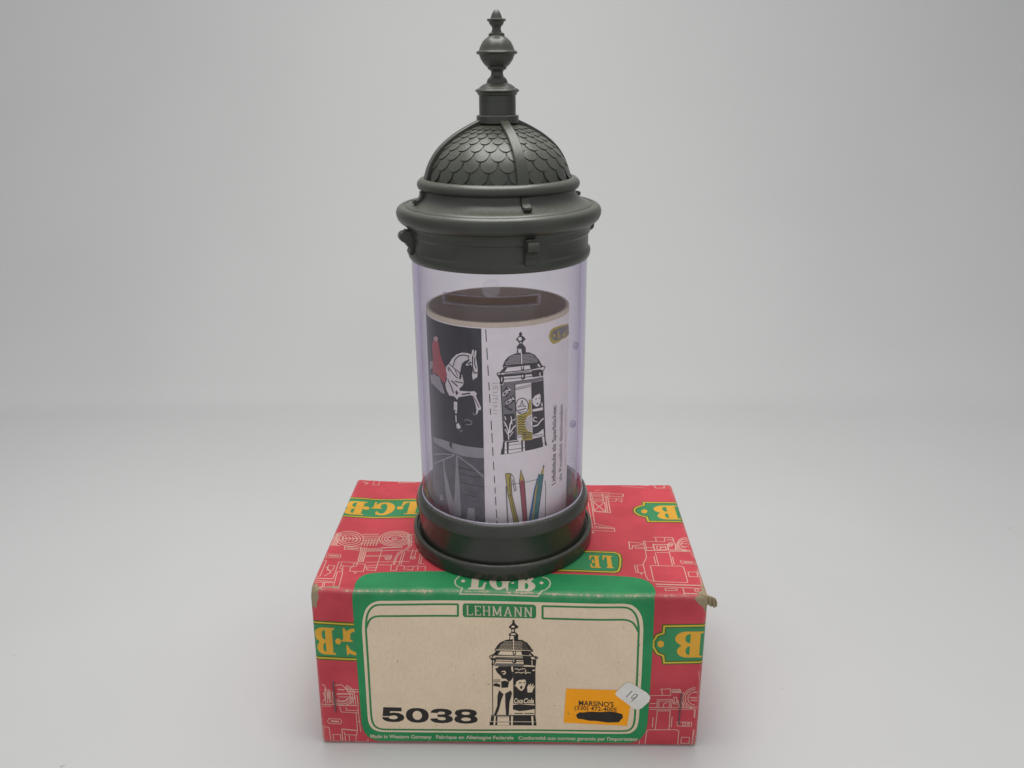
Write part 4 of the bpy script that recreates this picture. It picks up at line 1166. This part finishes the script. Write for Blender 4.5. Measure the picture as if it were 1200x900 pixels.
hs = rdecal('horse', [poly(mx(A_(x))) for x in horse], 'white', 3.0, night)
rdecal('rider_leg', [poly(A_([(210, 690), (300, 740), (340, 850), (380, 980), (330, 960), (270, 900), (200, 830)])), poly(A_([(170, 520), (215, 520), (218, 600), (170, 640)])), poly(A_([(170, 700), (210, 720), (240, 850), (190, 830)]))], 'ringgrey', 3.0, night)
rdecal('rider', [poly(A_([(205, 240), (285, 240), (310, 400), (340, 500), (380, 600), (412, 720), (390, 760), (380, 822), (350, 815), (300, 730), (250, 690), (215, 690), (205, 600), (215, 480), (200, 340)]))], 'rider', 3.6, night)
rdecal('rider_face', [poly(A_(circ(252, 205, 32, 36, 14)))], 'skin', 4.2, night)
hl = [([(490, 605), (520, 500), (570, 445), (640, 430), (712, 445), (704, 478)], .35), ([(440, 555), (580, 675), (612, 742)], .35), ([(770, 440), (765, 600), (792, 682), (840, 682)], .4), ([(800, 460), (796, 560), (820, 620)], .35), ([(430, 600), (500, 700), (560, 760)], .4), ([(420, 770), (470, 880), (502, 968)], .5), ([(470, 790), (560, 872)], .5), ([(520, 800), (640, 826)], .35), ([(620, 560), (660, 540), (720, 500)], .6), ([(590, 770), (610, 660), (625, 570)], .7), ([(615, 985), (735, 968)], .5), ([(470, 660), (520, 720)], .35), ([(520, 640), (560, 720)], .3), ([(790, 1030), (860, 1170)], .3), ([(530, 960), (545, 945), (555, 965), (535, 985)], .6), ([(700, 560), (750, 530)], .5), ([(420, 610), (440, 660)], .4)]
rdecal('ink_line', [ribbon(A_(p), wd) for p, wd in hl], 'night', 4.2, night)
rdecal('hoof_sketch', [ribbon(A_(p), .22) for p in ([(650, 1350), (700, 1340), (760, 1370)], [(670, 1410), (740, 1410), (760, 1385)], [(580, 1500), (625, 1490), (600, 1520)], [(770, 1240), (790, 1275), (830, 1262)])], 'ringgrey', 3.0, night)

# right-hand sheet
ds = []
for y0, y1 in ((386, 400.5), (408, 421.5), (428, 440), (448, 457.5), (462, 472), (479, 486), (493, 504), (507.5, 519), (524, 534), (541, 551), (557.5, 566), (571, 578), (582, 592), (597, 607), (610, 616)):
    x = lambda y: 569.2 + (y - 386) * (582.3 - 569.2) / 224
    p0, p1 = rp((x(y0), y0)), rp((x(y1), y1)); ds.append(ribbon([p0, p1], .3))
rdecal('dashed_line', ds, 'pline', 1.4, sheet)
e = tr(rp, [(582, 487), (576.5, 447)])
rdecal('faint_stamp', [ribbon(tr(rp, zz(490, 440, 12, p)), .22) for p in ([(1040, 110), (1120, 110)], [(1045, 140), (1085, 160), (1125, 140)], [(1040, 190), (1120, 170), (1120, 210)], [(1045, 250), (1120, 230)], [(1045, 280), (1120, 290)], [(1045, 330), (1120, 320), (1100, 350)], [(1045, 385), (1115, 375)], [(1050, 430), (1110, 425), (1080, 460)], [(1045, 480), (1115, 500)], [(1050, 530), (1110, 540)])], 'faint', 1.4, sheet)


def sheet_column():
    K, G, Wt, Y, K2 = [], [], [], [], []
    d4 = lambda pts: tr(rp, zz(575, 380, 12, pts)); e9 = lambda pts: tr(rp, zz(575, 445, 9, pts))
    K.append(poly(d4([(402, 160), (396, 130), (420, 102), (444, 130), (436, 160), (462, 172), (494, 210), (458, 245), (446, 272), (490, 318), (496, 402), (365, 404), (372, 340), (362, 320), (402, 272), (384, 242), (352, 215), (388, 175)])))
    K.append(poly(d4([(168, 585), (200, 510), (250, 455), (330, 415), (420, 395), (540, 393), (620, 430), (672, 490), (694, 520), (694, 545), (180, 595)])))
    K.append(ribbon(d4([(172, 580), (180, 606), (440, 580), (694, 548), (690, 525), (440, 556), (172, 582)]), .26))
    K.append(poly(d4([(545, 572), (640, 556), (655, 612), (560, 625)])))
    for p, wd in (([(205, 608), (130, 690)], .6), ([(225, 606), (180, 670)], .5), ([(640, 560), (670, 605)], .4), ([(688, 548), (722, 600)], .7)): K.append(ribbon(d4(p), wd))
    K.append(ribbon(d4([(88, 690), (95, 716), (440, 690), (740, 652), (764, 600), (740, 592), (440, 650), (120, 680), (88, 692)]), .32)); K.append(poly(d4(circ(140, 702, 16, 14, 10)))); K.append(ribbon(d4([(100, 730), (440, 705), (735, 662)]), .5))
    K.append(poly(d4([(570, 650), (690, 630), (735, 650), (740, 720), (590, 745), (575, 700)]))); K.append(poly(d4([(430, 700), (488, 700), (480, 770), (430, 778)])))
    K.append(poly(d4([(110, 740), (185, 735), (190, 790), (165, 850), (125, 840), (130, 790)]))); K.append(ribbon(d4([(190, 770), (440, 748), (600, 730)]), .26)); K.append(ribbon(d4([(430, 590), (436, 640), (462, 636), (465, 585)]), .3))
    G.append(poly(d4([(185, 815), (430, 785), (740, 735), (742, 780), (440, 835), (170, 872)]))); G.append(poly(d4([(190, 690), (440, 665), (560, 650), (560, 662), (440, 680), (190, 706)])))
    Wt += [poly(d4([(388, 345), (432, 345), (432, 400), (385, 402)])), poly(d4(circ(412, 205, 26, 26, 14))), poly(d4([(410, 250), (435, 250), (432, 266), (412, 266)])), poly(d4([(424, 400), (440, 400), (444, 555), (426, 558)])), poly(d4([(150, 745), (166, 745), (160, 800), (148, 810)])), poly(d4([(440, 712), (458, 710), (456, 745), (440, 748)])), poly(d4([(682, 680), (700, 678), (700, 720), (684, 722)])), poly(d4([(120, 690), (300, 672), (300, 682), (130, 700)]))]
    for r in range(7):
        y = 432 + r * 19
        half = 245 * math.sqrt(max(0.03, 1 - ((575 - y) / 175) ** 2)) - 14
        for i in range(-12, 13):
            x = 432 + i * 21 + (10 if r % 2 else 0)
            yy = y - (x - 432) * .085
            if abs(x - 432) < 20 or abs(x - 432) > half or yy > 570 - (x - 432) * .1: continue
            Wt.append(poly(d4([(x, yy - 7), (x + 7, yy), (x, yy + 7), (x - 7, yy)])))
    # body
    G.append(poly(e9([(110, 60), (255, 42), (278, 636), (140, 652)])))
    Wt.append(poly(e9([(258, 80), (422, 36), (440, 632), (282, 642)]))); K.append(poly(e9([(426, 30), (550, 5), (572, 592), (442, 606)])))
    K.append(ribbon(e9([(108, 55), (140, 655)]), .35)); K.append(ribbon(e9([(254, 45), (280, 640)]), .35)); K.append(ribbon(e9([(552, 0), (572, 595)]), .35))
    K.append(poly(e9([(113, 148), (165, 72), (217, 110), (166, 188)]))); K.append(poly(e9([(143, 228), (236, 162), (258, 225), (166, 284)]))); K.append(ribbon(e9([(150, 275), (195, 310), (228, 318)]), .8))
    K.append(poly(e9([(140, 365), (250, 352), (268, 632), (142, 642)])))
    for p, wd in (([(190, 630), (185, 540), (160, 470), (140, 440)], .35), ([(195, 560), (205, 470), (225, 420)], .45), ([(205, 560), (240, 500), (265, 480)], .4), ([(185, 580), (150, 520)], .3), ([(200, 600), (240, 545)], .25), ([(150, 385), (160, 425)], .3), ([(215, 385), (225, 470)], .3), ([(170, 480), (145, 480)], .3), ([(235, 430), (262, 410)], .3)): Wt.append(ribbon(e9(p), wd))
    Y.append(poly(e9([(276, 372), (340, 362), (395, 335), (402, 205), (424, 215), (440, 632), (286, 642)])))
    for i in range(9): K2.append(ribbon(e9([(285, 395 + i * 26), (320, 385 + i * 27), (345, 398 + i * 26), (375, 380 + i * 28)]), .25))
    for i in range(4): K2.append(ribbon(e9([(345, 570 + i * 18), (390, 555 + i * 18), (430, 560 + i * 18)]), .22))
    W2 = [poly(e9(circ(330, 277, 66, 84, 26))), poly(e9([(437, 370)] + circ(437, 460, 78, 92, 18, 270, 90)[1:-1] + [(440, 552)])), poly(e9(circ(305, 612, 26, 38, 16)))]
    K2.append(ribbon(e9(circ(330, 277, 66, 84, 26)), .28, True)); K2.append(ribbon(e9([(330, 215), (315, 265), (280, 290), (330, 275), (375, 285), (338, 258), (330, 215)]), .25)); K2.append(ribbon(e9([(285, 325), (375, 300)]), .35)); K2.append(ribbon(e9([(290, 345), (360, 335)]), .25)); K2.append(ribbon(e9([(258, 90), (420, 50)]), .2)); K2.append(ribbon(e9([(258, 105), (420, 68)]), .2))
    for i in range(4): K2.append(ribbon(e9(circ(437, 460, 66 - i * 14, 78 - i * 16, 12, 265, 95)), .14))
    Wt += [poly(e9([(438, 205), (470, 165), (518, 145), (526, 185), (524, 240), (505, 275), (482, 285), (450, 262), (440, 240)])), poly(e9([(440, 312), (550, 288), (550, 318), (440, 336)])), poly(e9([(530, 275), (540, 230), (548, 280)])), ribbon(e9([(460, 440), (445, 420), (460, 395), (485, 400)]), .3), ribbon(e9([(445, 490), (490, 480), (530, 430), (558, 405)]), .5), poly(e9([(443, 580), (500, 560), (555, 515), (560, 590), (445, 604)])), ribbon(e9([(455, 430), (490, 445)]), .25)]
    K2 += [poly(e9(circ(492, 250, 8, 12, 10))), ribbon(e9([(470, 205), (485, 200)]), .3), ribbon(e9([(505, 195), (518, 190)]), .3), ribbon(e9([(450, 588), (552, 575)]), .2)]
    K.append(poly(e9([(130, 655), (350, 635), (575, 590), (582, 650), (595, 690), (350, 752), (105, 790), (112, 740), (122, 720)])))
    for p in ([(150, 660), (168, 658), (172, 780), (145, 782)], [(192, 665), (320, 648), (326, 752), (188, 776)], [(340, 645), (356, 640), (362, 752), (340, 760)], [(540, 602), (562, 598), (572, 698), (552, 704)]): Wt.append(poly(e9(p)))
    K2 += [ribbon(e9([(120, 742), (350, 715), (590, 660)]), .18), ribbon(e9([(190, 690), (320, 672)]), .15)]
    for (cx, cy) in ((165, 130), (200, 222)):
        c0 = e9([(cx, cy)])[0]; ca, sa = math.cos(.75 if cy < 200 else .62), math.sin(.75 if cy < 200 else .62)
        vs, fs = text('CIN', -1.55, -.62, 1.55, .62, bold=.03)
        W2.append(([(c0[0] + x * ca - y * sa, c0[1] + x * sa + y * ca) for x, y in vs], fs))
    return K, G, Wt, Y, K2, W2


K, G, Wt, Y, K2, W2 = sheet_column()
rdecal('drawing_grey', G, 'pgrey', 1.4, sheet); rdecal('column_drawing', K, 'pline', 1.9, sheet); rdecal('drawing_white', Wt, 'sheet', 2.5, sheet)
rdecal('drawing_ochre', Y, 'pyellow', 3.1, sheet); rdecal('drawing_disc', W2, 'sheet', 3.6, sheet); rdecal('drawing_line', K2, 'pline', 4.2, sheet)
F_ = lambda pts: tr(rp, zz(575, 525, 9, pts))
rdecal('cup_outline', [ribbon(F_([(165, 400), (185, 830)]), .3), ribbon(F_([(158, 400), (178, 830)]), .2), ribbon(F_([(570, 345), (580, 400), (574, 730)]), .35), ribbon(F_([(180, 388), (300, 372)]), .22), ribbon(F_([(352, 362), (492, 330)]), .22)], 'pgrey', 1.4, sheet)
rdecal('yellow_pen', [poly(F_([(155, 280), (165, 270), (210, 270), (225, 500), (300, 800), (252, 815), (185, 500)]))], 'pyellow', 2.0, sheet)
rdecal('red_pencil', [poly(F_([(303, 358), (328, 335), (355, 348), (388, 790), (345, 800)]))], 'pred', 2.0, sheet)
rdecal('pencil_wood', [poly(F_([(302, 354), (318, 240), (355, 345), (328, 335)])), poly(F_([(524, 272), (555, 190), (564, 200), (552, 278)])), poly(F_([(495, 330), (468, 450), (430, 790), (455, 790)]))], 'pyellow', 2.5, sheet)
rdecal('blue_pen', [poly(F_([(488, 318), (506, 328), (455, 600), (436, 790), (393, 790), (455, 440)]))], 'pblue', 2.2, sheet)
rdecal('green_pen', [poly(F_([(505, 275), (556, 275), (546, 340), (490, 790), (445, 790), (490, 400)]))], 'pteal', 2.8, sheet)
rdecal('pen_outline', [ribbon(F_(p), .22) for p in ([(155, 280), (185, 500), (252, 815)], [(210, 270), (225, 500), (300, 800)], [(195, 300), (208, 500), (275, 800)], [(302, 358), (318, 228), (355, 345)], [(303, 358), (345, 800)], [(355, 348), (388, 790)], [(505, 275), (490, 330), (395, 790)], [(556, 275), (490, 790)], [(215, 275), (240, 300), (268, 445), (250, 455), (230, 330)], [(155, 275), (165, 268), (212, 268)], [(185, 505), (222, 498)])] + [poly(F_([(312, 255), (318, 222), (326, 252)])), poly(F_([(546, 215), (558, 172), (566, 195)]))], 'pline', 3.5, sheet)
# small logo and upright lettering
lg = lambda pts: tr(rp, zz(575, 380, 12, pts))
rdecal('logo_plate', [poly(lg([(815, 170), (840, 90), (880, 50), (1000, 8), (1090, -12), (1110, 130), (1000, 215), (935, 260), (880, 280), (840, 245)]))], 'pyellow', 1.4, sheet)
rdecal('logo_ground', [poly(lg([(848, 165), (868, 110), (900, 80), (1000, 35), (1090, 10), (1100, 120), (1000, 190), (920, 232), (885, 225)]))], 'pgrey', 2.0, sheet)
L0, L1 = lg([(930, 205)])[0], lg([(985, 80)])[0]
G0, G1 = lg([(1005, 190)])[0], lg([(1095, 45)])[0]
rdecal('logo_lettering', [glyph('L', L0[0], L0[1], L1[0], L1[1]), glyph('G', G0[0], G0[1], G1[0], G1[1]), poly(lg(circ(890, 158, 22, 26, 14)))], 'pyellow', 2.6, sheet)
t0, t1 = rp((646.5, 567)), rp((653, 476))
u0, u1 = rp((654.5, 563)), rp((659.5, 476))
rdecal('upright_lettering', [text('Litfaßsäule als Sparbüchse:', t0[0] - .1, rp((650, 567))[1], t1[0] + .1, rp((650, 475))[1], bold=.02, vertical=True), text('als Pinselfeld abschneiden', u0[0], rp((657, 563))[1], u1[0], rp((657, 475))[1], bold=.006, vertical=True)], 'pline', 1.4, sheet)
v0 = rp((662.5, 520))[0]
rdecal('faint_line', [ribbon([(v0, rp((662, y))[1]), (v0, rp((662, y + dy))[1])], .6) for y, dy in ((480, 22), (506, 20), (532, 14))], 'faint', 1.4, sheet)
